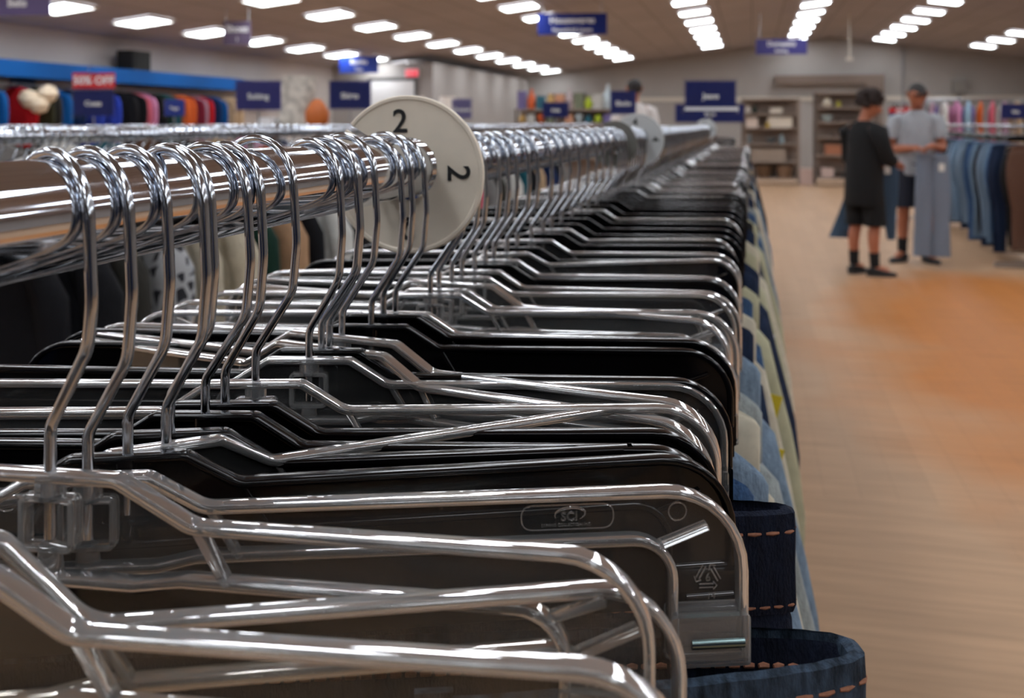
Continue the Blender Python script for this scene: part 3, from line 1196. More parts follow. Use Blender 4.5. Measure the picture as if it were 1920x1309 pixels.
GCOL = {'black': fabric('black', (22, 22, 26)), 'patterned black and white': pattern_fabric(), 'cream': fabric('cream', (196, 184, 162)), 'tan': fabric('tan', (178, 140, 108)), 'dark green': fabric('dark green', (26, 52, 42)),
        'red': fabric('red', (176, 24, 32)), 'charcoal': fabric('charcoal', (52, 50, 46)), 'navy': fabric('navy', (24, 44, 84)), 'royal blue': fabric('royal blue', (44, 66, 168)), 'bright blue': fabric('bright blue', (16, 84, 150)),
        'pink': fabric('pink', (206, 140, 178)), 'white': fabric('white', (214, 212, 206)), 'orange': fabric('orange', (206, 96, 44)), 'maroon': fabric('maroon', (110, 30, 48)), 'purple': fabric('purple', (110, 96, 150)),
        'beige': fabric('beige', (190, 162, 130)), 'grey': fabric('grey', (120, 118, 116)), 'teal': fabric('teal', (28, 84, 96)), 'mauve': fabric('mauve', (168, 132, 148)), 'dark olive': fabric('dark olive', (58, 60, 44)),
        'rose': fabric('rose', (196, 92, 108)), 'pale blue': fabric('pale blue', (150, 182, 200)), 'brown': fabric('brown', (92, 66, 50)), 'yellow': fabric('yellow', (208, 186, 96))}
GP = []
for sd in range(4):
    t = thing('hanging_shirt', 'x', 'garment')
    wd = [.20, .215, .205, .19][sd]
    hg = [.68, .74, .62, .7][sd]
    th = [.028, .036, .03, .045][sd]
    obj('fabric_body', garment_mesh(wd, hg, th, 40 + sd, sleeve=False), t, mats=GCOL['black'])
    for sg in (1, -1):
        pts = [(sg * wd * .93, 0, -.10 * hg), (sg * wd * 1.05, .01, -.2 * hg), (sg * wd * 1.08, .02, -.4 * hg), (sg * wd * 1.05, .02, -.62 * hg)]
        obj('sleeve', MB().tube(pts, [th * .7, th * .95, th * .85, th * .7], 12), t, mats=GCOL['black'])
    GP.append(t)
index_children(GP + HP)
gused, hused = set(), set()
gcount = {}


def garment(col, loc, rz, sd, where, group, scale=1.0):
    gcount[where, col] = gcount.get((where, col), 0) + 1
    lab = '%s top %s, %s such from its end' % (col, where, nth(gcount[where, col]))
    if sd in gused:
        o = dup(GP[sd], loc, rz, lab, 'garment', group)
        parts = r_parts[o.name]
    else:
        gused.add(sd)
        o = GP[sd]
        o.location = loc
        o['label'] = lab
        o['group'] = group
        parts = kids(o)
    o.rotation_euler = (0, 0, rz)
    o.scale = (scale, scale, scale)
    for p in parts:
        recolour(p, GCOL[col])
    return o


def shirt_hanger(k, loc, rz, label, group):
    if k in hused:
        o = dup(HP[k], loc, rz, label, 'hanger', group)
    else:
        hused.add(k)
        o = HP[k]
        o.location = loc
        o['label'] = label
        o['group'] = group
    o.rotation_euler = (0, 0, rz)
    return o


def plain_rack(x, y0, y1, z, label, rad=.013):
    t = thing('clothes_rack', label, 'clothes rack', (x, (y0 + y1) / 2, 0))
    a, b = y0 - (y0 + y1) / 2, y1 - (y0 + y1) / 2
    obj('rail', MB().tube([(0, a, z), (0, b, z)], rad, 16), t, mats=M_CHROME)
    for y in (a + .02, b - .02):
        obj('upright', MB().tube([(0, y, .05), (0, y, z - rad + .003)], .014, 12), t, mats=M_STEEL)
        obj('foot', MB().box((0, y, .035), (.6, .05, .04)), t, mats=M_STEEL)
    return t


X2 = -1.22
plain_rack(X2, .9, 9.8, EYE - .024, 'chrome rack just behind the front rail, full of blurred shirt hangers')
random.seed(11)
u = 1.0
HW = ['white plastic', 'clear plastic', 'black plastic']
while u < 7.4:
    k = random.choices([0, 1, 2], [.4, .35, .25])[0]
    shirt_hanger(k, (X2, u, EYE - .024), R(random.uniform(-14, 14)), '%s shirt hanger crowded on the second rail behind the front rail' % HW[k], '%s shirt hangers on the second rail' % HW[k])
    u += random.uniform(.020, .036) if u < 4.2 else random.uniform(.045, .08)
G2 = ['black', 'black', 'charcoal', 'patterned black and white', 'cream', 'cream', 'dark green', 'tan', 'black', 'white', 'black', 'charcoal', 'grey', 'black', 'navy', 'cream', 'yellow', 'black', 'rose', 'grey', 'charcoal', 'white', 'teal', 'black', 'beige', 'navy', 'black', 'grey']
u = 1.22
for i, c in enumerate(G2):
    garment(c, (X2, u + .0, EYE - .13), R(random.uniform(-10, 10)), i % 4, 'on the second rail', 'tops on the second rail')
    u += .115 if i < 14 else .19
X3 = -2.8
plain_rack(X3, 2.0, 9.6, EYE - .03, 'chrome rack third from the camera, behind the second rail')
X4 = -4.5
plain_rack(X4, 3.6, 10.2, EYE - .03, 'chrome rack furthest towards the blue fascia wall')
for (xx, wh, gcols, u0) in ((X3, 'on the third rail', ['grey', 'navy', 'white', 'maroon', 'pale blue', 'black', 'orange', 'beige', 'navy', 'rose', 'white', 'charcoal'], 2.4), (X4, 'on the fourth rail', ['navy', 'charcoal', 'grey', 'white', 'teal', 'brown', 'black', 'beige', 'pink', 'navy'], 4.2)):
    u = u0
    for i, c in enumerate(gcols):
        garment(c, (xx, u, EYE - .135), R(random.uniform(-8, 8)), (i + 1) % 4, wh, 'tops ' + wh)
        k = i % 3
        shirt_hanger(k, (xx, u, EYE - .03), R(random.uniform(-8, 8)), '%s shirt hanger %s' % (HW[k], wh + ' beyond the second'), '%s hangers %s' % (HW[k], wh))
        u += .5

plain_rack(-.31, 5.7, 8.6, EYE - .03, 'chrome rack standing in line beyond the far end of the front rail')
u = 5.85
for i, c in enumerate(['grey', 'navy', 'black', 'cream', 'mid blue', 'grey', 'black', 'navy', 'faded blue', 'beige', 'navy', 'black']):
    o = dup(TPROT[i % 4], (-.31, u, EYE - .2), R(random.uniform(-5, 12)), '%s trousers on the short rack beyond the front rail, %s from its near end' % (c, nth(i + 1)), 'trousers', 'trousers on the short rack beyond the front rail')
    for p in r_parts[o.name]:
        recolour(p, COL[c])
    k = ['clear', 'black'][i % 2]
    hanger('P', k, -.31, u, random.uniform(2, 14), random.uniform(-20, 0), '%s trouser hanger on the short rack beyond the front rail' % WORD[k], '%s hangers on the short rack' % k, (EYE - .03) - RZ)
    u += .2

# unseen rack of dark coats, added to keep floor reflections off the black hangers
tb_ = thing('clothes_rack', 'unseen rack of black coats added behind the camera to block floor reflections', 'clothes rack', (-.1, -1.25, 0))
obj('rail', MB().tube([(-1.9, 0, 1.5), (1.9, 0, 1.5)], .014, 12), tb_, mats=M_CHROME)
for sx in (-1.85, 1.85):
    obj('upright', MB().tube([(sx, 0, .05), (sx, 0, 1.5)], .014, 10), tb_, mats=M_STEEL)
    obj('foot', MB().box((sx, 0, .03), (.05, .5, .05)), tb_, mats=M_STEEL)
for i in range(6):
    garment(['black', 'charcoal', 'navy'][(i * 2) % 3], (-1.55 + i * .62, -1.25, 1.49), R(random.uniform(-8, 8)), i % 4, 'on the added unseen rack behind the camera', 'coats on the added unseen rack behind the camera', 1.2)

# ------------------------------------------------------------------ left wall: blue fascia and the wall rail of coats
XF = XL + 0.45
M_FASCIA = mat('fascia_blue', (6, 84, 156), .6, noise=.04, scale=3, spec=.15)
struct('trim_1', MB().box((XL + .225, 6.2, EYE + .645), (.45, 18.2, .2)), M_FASCIA, smooth=False)
struct('trim_2', MB().box((XL + .225, 16.3, EYE + .645), (.47, 2.0, .17)), mat('fascia_dark_blue', (14, 60, 112), .5), smooth=False)
M_PANELB = mat('blue_wall_panel', (24, 84, 148), .6)
for k, (y0, y1) in enumerate(((7.9, 9.3), (10.35, 10.75))):
    o = obj('blue_wall_panel', MB().box((XL + .03, (y0 + y1) / 2, 1.0), (.06, y1 - y0, 1.7)), mats=M_PANELB, smooth=False)
    tag(o, ['broad bright blue wall panel below the fascia at its near end', 'narrow bright blue wall panel beside the coats sign'][k], 'wall panel')
wr = thing('wall_rail', 'steel rail below the blue fascia carrying a row of coats and tops', 'clothes rail', (XL + .3, 12.0, 1.78))
obj('rail', MB().tube([(0, -4.4, 0), (0, 3.4, 0)], .014, 12), wr, mats=M_STEEL)
for y in (-4.3, -1.0, 3.3):
    obj('bracket', MB().box((-.15, y, .0), (.3, .02, .03)), wr, mats=M_STEEL)
WALLG = [('bright blue', 8.3), ('bright blue', 8.55), ('bright blue', 8.85), ('navy', 9.1), ('bright blue', 9.35), ('bright blue', 9.65), ('red', 10.12), ('dark olive', 10.38), ('charcoal', 10.55), ('bright blue', 10.75), ('navy', 11.0), ('royal blue', 11.35), ('royal blue', 11.75), ('black', 12.1), ('black', 12.3),
         ('rose', 12.42), ('pink', 12.6), ('black', 12.8), ('dark green', 12.95), ('teal', 13.1), ('brown', 13.25), ('orange', 13.45), ('orange', 13.6), ('maroon', 13.8), ('mauve', 13.95), ('red', 14.1), ('navy', 14.3), ('bright blue', 14.5), ('beige', 14.8), ('beige', 15.05)]
for i, (c, u) in enumerate(WALLG):
    garment(c, (XL + .31, u, 1.75), R(random.uniform(-6, 6)), (i * 3) % 4, 'under the blue fascia', 'coats under the blue fascia', 1.15)
# fluffy collar of the red coat
b = MB()
for k in range(7):
    a = 2 * PI * k / 7
    b.lathe([(.001, -.11), (.08, -.08), (.115, 0), (.08, .08), (.001, .11)], (.12 * math.cos(a), .1 * math.sin(a), .03 * math.sin(2 * a) - .05 * k / 3), 10, caps=False)
fc = obj('fur_scarf', b, loc=(XL + .55, 10.2, 1.66), mats=mat('fluffy_cream', (224, 204, 176), .95, noise=.1, scale=30, bump=.6, bscale=60))
tag(fc, 'fluffy cream scarf draped over the red coat under the fascia', 'scarf')
sp = thing('wall_speaker', 'black box loudspeaker standing on the blue fascia ledge', 'speaker', (XL + .3, 12.45, EYE + .745))
obj('cabinet', MB().box((0, 0, .14), (.26, .42, .28)), sp, mats=mat('speaker_black', (16, 18, 18), .6), smooth=False)
obj('grille', MB().box((.135, 0, .14), (.012, .36, .23)), sp, mats=mat('speaker_grille', (26, 28, 28), .9))

# whiteboard and exit sign on the fitting-room block
wbx = thing('white_board', 'white board with a dark frame on the fitting room wall', 'board', (-7.5, 19.98, 1.8))
obj('panel', MB().box((0, -.01, 0), (1.0, .02, .85)), wbx, mats=mat('board_white', (226, 224, 222), .5), smooth=False)
fm = MB()
for (x, z, dx, dz) in ((0, .45, 1.12, .06), (0, -.45, 1.12, .06), (.53, 0, .06, .84), (-.53, 0, .06, .84)):
    fm.box((x, -.015, z), (dx, .03, dz))
obj('frame', fm, wbx, mats=mat('board_frame', (84, 82, 82), .5), smooth=False)
ex = thing('exit_sign', 'small red lit exit sign above the white board', 'exit sign', (-7.05, 19.95, 2.38))
obj('housing', MB().box((0, .02, 0), (.30, .06, .17)), ex, mats=M_WHITE, smooth=False)
obj('lit_face', MB().box((0, -.015, 0), (.27, .01, .14)), ex, mats=mat_emit('exit_red', (1, .04, .08), 1.2), smooth=False)
obj('lettering', text_mesh('EXIT', .11, .004, M_WHITE, bold=.002), ex, (0, -.024, 0), (R(90), 0, 0))


# ------------------------------------------------------------------ signs
def sign_on_post(px0, px1, py0, py1, u, txt, label, base, blue=M_BLUE, face=0.0, tsize=.2, red=None, x=None):
    """blue card in a clear holder on a stem that stands on something at height base"""
    c = at((px0 + px1) / 2, (py0 + py1) / 2, u)
    if x is not None:
        c.x = x
    z_ = u * math.cos(YAW) - c.x * math.sin(YAW)
    k = z_ / 1850
    wd, hg = (px1 - px0) * k, (py1 - py0) * k
    t = thing('rack_sign', label, 'sign', (c.x, c.y, base), face)
    zc = c.z - base
    obj('card', MB().box((0, 0, zc), (wd, .006, hg)), t, mats=blue, smooth=False)
    hd = MB()
    hd.box((0, -.008, zc), (wd + .02, .003, hg + .02))
    hd.box((0, .008, zc), (wd + .02, .003, hg + .02))
    hd.box((0, 0, zc - hg / 2 - .012), (wd + .02, .02, .012))
    obj('holder', hd, t, mats=M_ACRYL, smooth=False)
    if zc - hg / 2 > .02:
        obj('stem', MB().tube([(0, 0, -.01), (0, 0, zc - hg / 2 - .01)], .006, 10), t, mats=M_STEEL)
    lt = obj('lettering', text_mesh(txt, hg * tsize * 1.4, .002, M_WHITE, bold=.001), t, (0, -.0115, zc - hg * .04), (R(90), 0, 0))
    if base == 0:
        obj('foot', MB().lathe([(.16, 0), (.16, .015), (.02, .03)], n=20), t, mats=M_STEEL)
    if red:
        rh = hg * .62
        obj('topper', MB().box((0, 0, zc + hg / 2 + rh / 2 + .012), (wd * 1.06, .006, rh)), t, mats=M_RED, smooth=False)
        obj('lettering', text_mesh(red, rh * .72, .002, M_WHITE, bold=.002), t, (0, -.0045, zc + hg / 2 + rh / 2 + .012), (R(90), 0, 0))
        obj('clip', MB().prism([(-.035, 0), (.05, 0), (.0, .075), (-.02, .075)], -.004, .004), t, (-.01, 0, zc + hg / 2 + rh * .95), mats=M_ACRYL)
    return t


FC = R(13)
RT = EYE - .017
sign_on_post(152, 227, 169, 216, 6.05, 'Coats', 'blue coats sign with a red percent-off topper above the racks', RT, face=FC, red='50% OFF', x=X4)
sign_on_post(440, 524, 152, 206, 5.25, 'Suiting', 'blue sign on the third rail with a glare spot across its word', RT, mat('sign_violet_blue', (58, 58, 138), .3), FC, x=X3)
sign_on_post(616, 693, 152, 204, 6.6, 'Skirts', 'deep blue skirts sign standing before the white board', RT, face=FC, x=X3)
sign_on_post(306, 343, 187, 217, 7.05, 'Tops', 'tiny bright blue sign against the orange and green tops', RT, M_BLUE2, FC, x=X4)
sign_on_post(877, 913, 186, 222, 9.4, 'Dresses', 'faded violet sign seen just past the cream disc', RT, mat('sign_pale_violet', (120, 112, 160), .5), FC, x=X3)
sign_on_post(1019, 1067, 192, 220, 6.2, 'Knits', 'low wide blue sign in the middle of the shop floor', RT, face=FC, x=X2)
sign_on_post(1153, 1200, 171, 214, 9.6, 'Slacks', 'upright blue sign hiding the person in the white shirt', RT, face=FC, x=X2)
js = sign_on_post(1286, 1380, 152, 205, 4.7, 'Jeans', 'large tilted dark blue jeans sign at the far end of the front rail', RZ + .012, face=FC, x=RX)
sign_on_post(1264, 1392, 196, 229, 7.6, 'Skirts', 'wide blue sign partly hidden behind the jeans sign', RT, face=FC, x=-.31)
sign_on_post(1814, 1866, 195, 223, 10.2, 'Kids', 'small blue sign standing on the jeans rack by the two shoppers', RT, face=FC, x=2.42)
sign_on_post(1668, 1706, 213, 228, 14.5, 'Boys', 'small blue sign with a pink topper between the two shoppers', 0, face=FC, red='SALE')


ch_ = [o for o in bpy.data.objects if o.parent == js and o.name.startswith('card')]
zb_ = min(v.co.z for v in ch_[0].data.vertices)
obj('white_strip', MB().box((.004, -.0105, zb_ + .002), (.25, .004, .016)), js, mats=M_WHITE, smooth=False)


def ceiling_sign(px0, px1, py0, py1, u, l1, l2, label, blue=M_BLUE):
    c = at((px0 + px1) / 2, (py0 + py1) / 2, u)
    z_ = u * math.cos(YAW) - c.x * math.sin(YAW)
    k = z_ / 1850
    wd, hg = (px1 - px0) * k, (py1 - py0) * k
    t = thing('hanging_sign', label, 'hanging sign', c, R(8))
    obj('panel', MB().box((0, 0, 0), (wd, .02, hg)), t, mats=blue, smooth=False)
    for s in (-.42, .42):
        top = ceil_z(c.x + s * wd) - c.z
        obj('chain', MB().tube([(s * wd, 0, hg / 2 - .01), (s * wd, 0, max(top, hg / 2 + .01))], .006, 6), t, mats=M_STEEL)
    obj('lettering', text_mesh(l1, hg * .42, .004, M_WHITE, bold=.004), t, (0, -.013, hg * (.17 if l2 else 0)), (R(90), 0, 0))
    if l2:
        obj('lettering', text_mesh(l2, hg * .26, .004, M_WHITE, bold=.002), t, (0, -.013, -hg * .28), (R(90), 0, 0))


ceiling_sign(1008, 1138, 25, 65, 15.5, 'Housewares', 'Household Linens', 'long dark blue housewares sign hanging from the ceiling')
ceiling_sign(1418, 1512, 73, 102, 21.0, 'Domestics', 'Bedding', 'violet blue two-line sign hanging before the gable of the back wall', mat('sign_violet', (60, 56, 128), .5))
ceiling_sign(636, 710, 106, 137, 18.0, 'Books', 'Toys', 'bright blue hanging sign above the skirts sign', M_BLUE2)
ceiling_sign(419, 471, 40, 84, 11.6, 'Shoes', '1', 'small greyish violet hanging sign between two light rows', mat('sign_grey_violet', (98, 84, 110), .6))
ceiling_sign(-30, 97, -16, 29, 7.4, 'Belts', '', 'violet hanging sign cut off at the top corner of the view', mat('sign_grey_violet2', (96, 82, 128), .6))

# pole from the ceiling and boxes on the back wall
c = at(1593, 108, 24)
po = thing('ceiling_pole', 'thin pale pole hanging from the ceiling above the two shoppers', 'pole', (c.x, c.y, c.z))
obj('rod', MB().tube([(0, 0, 0), (0, 0, ceil_z(c.x) - c.z)], .018, 8), po, mats=M_TRIM)
obj('end_cap', MB().box((0, 0, -.03), (.14, .14, .07)), po, mats=M_TRIM)
c = at(1799, 162, 29.9)
gb = thing('wall_box', 'grey electrical box on the back wall beyond the jeans rack', 'electrical box', (c.x, YB, c.z))
obj('cover', MB().box((0, -.08, 0), (.36, .16, .36)), gb, mats=mat('box_grey', (140, 136, 130), .6), smooth=False)
obj('cable_pipe', MB().tube([(0, -.05, -.17), (0, -.05, -.9)], .05, 8), gb, mats=mat('box_grey', (140, 136, 130), .6))

# ------------------------------------------------------------------ shelving and goods at the back
M_SHELF = mat('taupe_shelf', (146, 130, 118), .6)
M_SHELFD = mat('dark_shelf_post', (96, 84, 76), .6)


def shelf_unit(x0, x1, y, h, levels, label, depth=.45, back=True, sides=True):
    t = thing('shelf_unit', label, 'shelf', ((x0 + x1) / 2, y, 0))
    wd = x1 - x0
    for z in levels:
        obj('shelf', MB().box((0, 0, z), (wd, depth, .035)), t, mats=M_SHELF, smooth=False)
    for sx in (-1, 1):
        for sy in (-1, 1):
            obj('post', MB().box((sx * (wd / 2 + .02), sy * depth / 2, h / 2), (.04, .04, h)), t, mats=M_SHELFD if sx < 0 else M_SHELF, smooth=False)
    if back:
        obj('back_panel', MB().box((0, depth / 2 - .01, h / 2 + .05), (wd, .015, h - .1)), t, mats=mat('shelf_back', (150, 132, 120), .7), smooth=False)
    return t


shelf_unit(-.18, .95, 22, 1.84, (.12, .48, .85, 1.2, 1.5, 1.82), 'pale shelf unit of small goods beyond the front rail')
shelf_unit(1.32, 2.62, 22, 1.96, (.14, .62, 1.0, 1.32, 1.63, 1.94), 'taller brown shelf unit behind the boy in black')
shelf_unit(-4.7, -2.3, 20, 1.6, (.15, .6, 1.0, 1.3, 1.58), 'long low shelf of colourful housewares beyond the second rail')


def goods(kind, col, x, y, z, wd, dp, hg, label, shape='box', rough=.5):
    m = mat('goods_%s_%d_%d_%d' % ((kind,) + tuple(col)), col, rough)
    t = MB()
    if shape == 'box':
        t.prism([(p.x, p.y) for p in rounded([(-wd / 2, 0), (wd / 2, 0), (wd / 2, hg), (-wd / 2, hg)], [.01] * 4, True, 3)], -dp / 2, dp / 2)
    elif shape == 'vase':
        t.lathe([(wd * .28, 0), (wd * .48, hg * .25), (wd * .5, hg * .45), (wd * .3, hg * .75), (wd * .22, hg * .88), (wd * .3, hg)], n=16)
    elif shape == 'bowl':
        t.lathe([(wd * .2, 0), (wd * .25, hg * .1), (wd * .42, hg * .5), (wd * .5, hg), (wd * .46, hg), (wd * .36, hg * .5), (.01, hg * .2)], n=18)
    elif shape == 'basket':
        t.lathe([(wd * .4, 0), (wd * .46, hg * .5), (wd * .5, hg), (wd * .47, hg), (wd * .42, hg * .5), (wd * .36, hg * .08), (.01, hg * .06)], n=18)
    elif shape == 'bottle':
        t.lathe([(wd * .42, 0), (wd * .5, hg * .05), (wd * .5, hg * .6), (wd * .2, hg * .78), (wd * .18, hg * .96), (wd * .22, hg)], n=14)
    o = obj(kind, t, loc=(x, y, z), mats=m)
    tag(o, label, kind.replace('_', ' '))
    return o


S1 = 'on the pale shelf unit'
for a in [('vase', (30, 46, 36), .06, 1.5175, .12, .2, 'dark green vase on the top gap of the pale shelf unit', 'vase'), ('plush_toy', (214, 206, 196), -.08, 1.5175, .12, .16, 'small white plush shape beside the dark green vase', 'vase'),
          ('storage_box', (206, 196, 180), .5, 1.5175, .26, .12, 'pale flat box on the upper level of the pale shelf unit', 'box'), ('storage_box', (214, 196, 182), .0, 1.2175, .24, .2, 'large cream box on the pale shelf unit, left of the yellow jar', 'box'),
          ('storage_box', (218, 206, 188), .58, 1.2175, .5, .22, 'wide cream box on the pale shelf unit, behind the yellow jar', 'box'), ('jar', (190, 160, 60), .33, 1.2175, .09, .12, 'small yellow jar on the middle of the pale shelf unit', 'bottle'),
          ('bottle', (110, 116, 118), -.05, .8675, .1, .26, 'grey bottle on the pale shelf unit below the cream boxes', 'bottle'), ('bowl', (90, 96, 98), .4, .8675, .22, .14, 'dark grey bowl on the pale shelf unit', 'bowl'),
          ('bottle', (150, 170, 176), .62, .8675, .1, .22, 'pale blue bottle beside the dark grey bowl', 'bottle'), ('storage_box', (150, 134, 120), .35, .4975, .7, .26, 'long taupe box on the lower level of the pale shelf unit', 'box'),
          ('basket', (92, 66, 44), .25, .1375, .34, .26, 'brown basket at the bottom of the pale shelf unit', 'basket'), ('basket', (120, 92, 70), .68, .1375, .34, .26, 'lighter brown basket at the bottom of the pale shelf unit', 'basket')]:
    goods(a[0], a[1], a[2], 21.92 if a[0] != 'jar' else 21.84, a[3], a[4], min(a[4], .2), a[5], a[6], a[7])
for a in [('plush_toy', (206, 196, 176), 1.55, 1.6475, .22, .2, 'cream plush shape at the top of the brown shelf unit', 'vase'), ('mug', (180, 170, 60), 1.78, 1.6475, .11, .13, 'olive yellow mug on the brown shelf unit', 'vase'),
          ('canister', (110, 150, 206), 2.28, 1.6475, .13, .22, 'blue and white canister near the boy on the brown shelf unit', 'bottle'), ('bowl', (170, 186, 186), 1.55, 1.3375, .24, .14, 'pale glassy bowl on the brown shelf unit', 'bowl'),
          ('tray', (66, 50, 40), 2.0, 1.3375, .5, .08, 'dark flat tray on the brown shelf unit', 'box'), ('bowl', (222, 216, 206), 2.4, 1.3375, .2, .16, 'white bowl beside the dark flat tray', 'bowl'),
          ('tray', (80, 64, 54), 1.8, 1.0175, .4, .07, 'low brown tray on the middle of the brown shelf unit', 'box'), ('storage_box', (166, 106, 76), 1.95, .6375, .9, .22, 'terracotta box filling the low shelf by the boy', 'box'),
          ('storage_box', (206, 182, 172), 1.55, .1575, .24, .2, 'pinkish box at the foot of the brown shelf unit', 'box'), ('storage_box', (50, 40, 34), 2.05, .1575, .5, .12, 'dark flat box at the foot of the brown shelf unit', 'box')]:
    goods(a[0], a[1], a[2], 21.92, a[3], a[4], min(a[4], .2), a[5], a[6], a[7])
goods('storage_box', (186, 160, 150), 1.12, 21.9, 0, .26, .3, .34, 'pinkish carton on the floor between the two shelf units')
CC = [((110, 100, 150), 'violet'), ((214, 96, 44), 'orange'), ((28, 96, 116), 'teal'), ((206, 166, 96), 'sand yellow'), ((206, 150, 116), 'peach'), ((178, 160, 160), 'pale mauve'), ((112, 120, 96), 'sage'), ((176, 196, 44), 'lime'), ((186, 186, 180), 'pale grey'), ((186, 200, 206), 'ice blue'), ((220, 206, 196), 'ivory'), ((92, 76, 62), 'dark brown')]
for i, (cc, nm) in enumerate(CC):
    x = -4.62 + i * .198
    sh = ['box', 'bottle', 'box', 'vase'][i % 4]
    goods(['storage_box', 'bottle', 'tote_bag', 'vase'][i % 4], cc, x, 19.9, 1.5975, .17, .16, [.34, .46, .3, .28][i % 4] * (.9 if i % 3 else 1.1), '%s %s standing on top of the long low housewares shelf' % (nm, ['box', 'bottle', 'bag', 'vase'][i % 4]), sh)
    goods(['vase', 'storage_box', 'bowl', 'bottle'][i % 4], CC[(i * 5 + 3) % 12][0], x, 19.9, 1.3175, .16, .16, .17, '%s %s on the second level of the long low housewares shelf' % (CC[(i * 5 + 3) % 12][1], ['vase', 'box', 'bowl', 'bottle'][i % 4]), ['vase', 'box', 'bowl', 'bottle'][i % 4])
# lamps on a cabinet
cb = thing('cabinet', 'dark low cabinet carrying two white-shaded lamps', 'cabinet', (-5.05, 15.3, 0))
obj('carcass', MB().box((0, 0, .62), (1.5, .5, 1.24)), cb, mats=mat('dark_wood', (62, 50, 40), .5, noise=.2, scale=8), smooth=False)
obj('cabinet_top', MB().box((0, 0, 1.26), (1.6, .56, .04)), cb, mats=mat('dark_wood_top', (74, 60, 48), .4), smooth=False)
for sx in (-1, 1):
    dd = obj('door', MB().box((sx * .37, -.26, .62), (.7, .025, 1.1)), cb, mats=mat('dark_wood_door', (70, 56, 44), .5), smooth=False)
    obj('knob', MB().lathe([(.012, -.012), (.02, 0), (.012, .012)], (sx * .08, -.285, .65), 10), dd, mats=M_STEEL)
for k, x in enumerate((-5.3, -4.78)):
    lp = thing('table_lamp', ['white-shaded table lamp nearer the board on the dark cabinet', 'white-shaded table lamp on the dark cabinet, beside the violet sign'][k], 'lamp', (x, 15.25, 1.28))
    obj('base', MB().lathe([(.09, 0), (.1, .02), (.03, .05), (.05, .12), (.02, .2), (.012, .24)], n=18), lp, mats=M_SHELFD)
    obj('lamp_shade', MB().lathe([(.17, .2), (.12, .46), (.118, .46), (.168, .2)], n=24, caps=False), lp, mats=mat('lamp_shade_white', (226, 216, 206), .8))
# patterned white bags and an orange bag behind the rails
mb = MB()
for k in range(3):
    mb.loops([[(x + .02 * math.sin(3 * z + k), y, z) for x, y in stadium(.13, .10, 28)] for z in (1.3 - 1.3, .12, .26, .38)], True, True)
    break
pb = obj('tote_bag', mb, loc=(at(556, 200, 7.0).x, 7.0, EYE - .02), rot=(0, 0, R(12)), mats=mat('white_printed_cloth', (206, 200, 190), .9, noise=.45, scale=14))
tag(pb, 'bulging white printed tote bag standing between two blue signs', 'bag')
ob = obj('handbag', MB().loops([[(x * s, y * s, z) for x, y in stadium(.09, .05, 24)] for z, s in ((0, .7), (.03, 1), (.1, 1.05), (.17, .6), (.2, .25))], True, True), loc=(at(600, 210, 7.0).x, 6.95, EYE - .02), mats=mat('orange_leather', (206, 110, 48), .5))
tag(ob, 'small orange handbag beside the white printed tote bag', 'bag')
tb = thing('display_table', 'grey display table under the white printed tote bag', 'table', (at(556, 210, 7.0).x, 7.0, 0))
obj('table_top', MB().box((0, 0, EYE - .035), (.62, .5, .03)), tb, mats=M_SHELF)
for sx in (-1, 1):
    for sy in (-1, 1):
        obj('leg', MB().box((sx * .28, sy * .21, (EYE - .05) / 2), (.04, .04, EYE - .05)), tb, mats=M_SHELFD)
# a stack of white folded goods under the suiting sign
for k in range(2):
    tag(obj('folded_cloth', MB().box((0, 0, 0), (.14 - .03 * k, .2, .03)), loc=(at(516, 212, 7.0).x, 6.92, EYE - .005 + .0305 * k), mats=M_WHITE), ['lower folded white cloth', 'upper folded white cloth'][k] + ' on the grey display table', 'cloth', 'folded cloths on the display table')

# ------------------------------------------------------------------ jeans rack on the far side of the aisle
XJ = 2.44
plain_rack(XJ, 9.72, 14.4, EYE - .035, 'chrome rack of hanging jeans beside the two shoppers', .016)
JCOL = [('brown', COL['brown']), ('black', COL['black']), ('beige', COL['beige']), ('navy', COL['navy']), ('navy', COL['navy']), ('mid blue', COL['mid blue']), ('light blue', COL['light blue']), ('faded blue', COL['faded blue']), ('navy', COL['navy']), ('black', COL['black']), ('light blue', COL['light blue']),
        ('mid blue', COL['mid blue']), ('navy', COL['navy']), ('faded blue', COL['faded blue']), ('navy', COL['navy']), ('light blue', COL['light blue']), ('navy', COL['navy']), ('faded blue', COL['faded blue']), ('black', COL['black']), ('navy', COL['navy']), ('mid blue', COL['mid blue']), ('grey', COL['grey']), ('navy', COL['navy']), ('faded blue', COL['faded blue'])]
jc = {}
random.seed(3)
u = 9.8
for i, (nm, m_) in enumerate(JCOL):
    jc[nm] = jc.get(nm, 0) + 1
    sd = i % 4
    o = dup(TPROT[sd], (XJ + random.uniform(-.02, .02) + (.04 if i < 3 else 0), u, EYE - .205), R(random.uniform(-10, 10)), '%s jeans on the rack beside the shoppers, %s such pair from its end' % (nm, nth(jc[nm])), 'jeans', 'jeans on the rack beside the shoppers')
    o.scale = (1, 2.2, random.uniform(.92, 1.1) if i not in (6, 10) else 1.02)
    for p in r_parts[o.name]:
        recolour(p, m_)
    hanger('P', 'clear' if i % 3 else 'black', XJ, u, random.uniform(-6, 6), random.uniform(-20, 0), '%s trouser hanger on the jeans rack beside the shoppers' % WORD['clear' if i % 3 else 'black'], '%s hangers on the jeans rack' % ('clear' if i % 3 else 'black'), (EYE - .035) - RZ)
    u += random.uniform(.10, .16) if i < 12 else .22

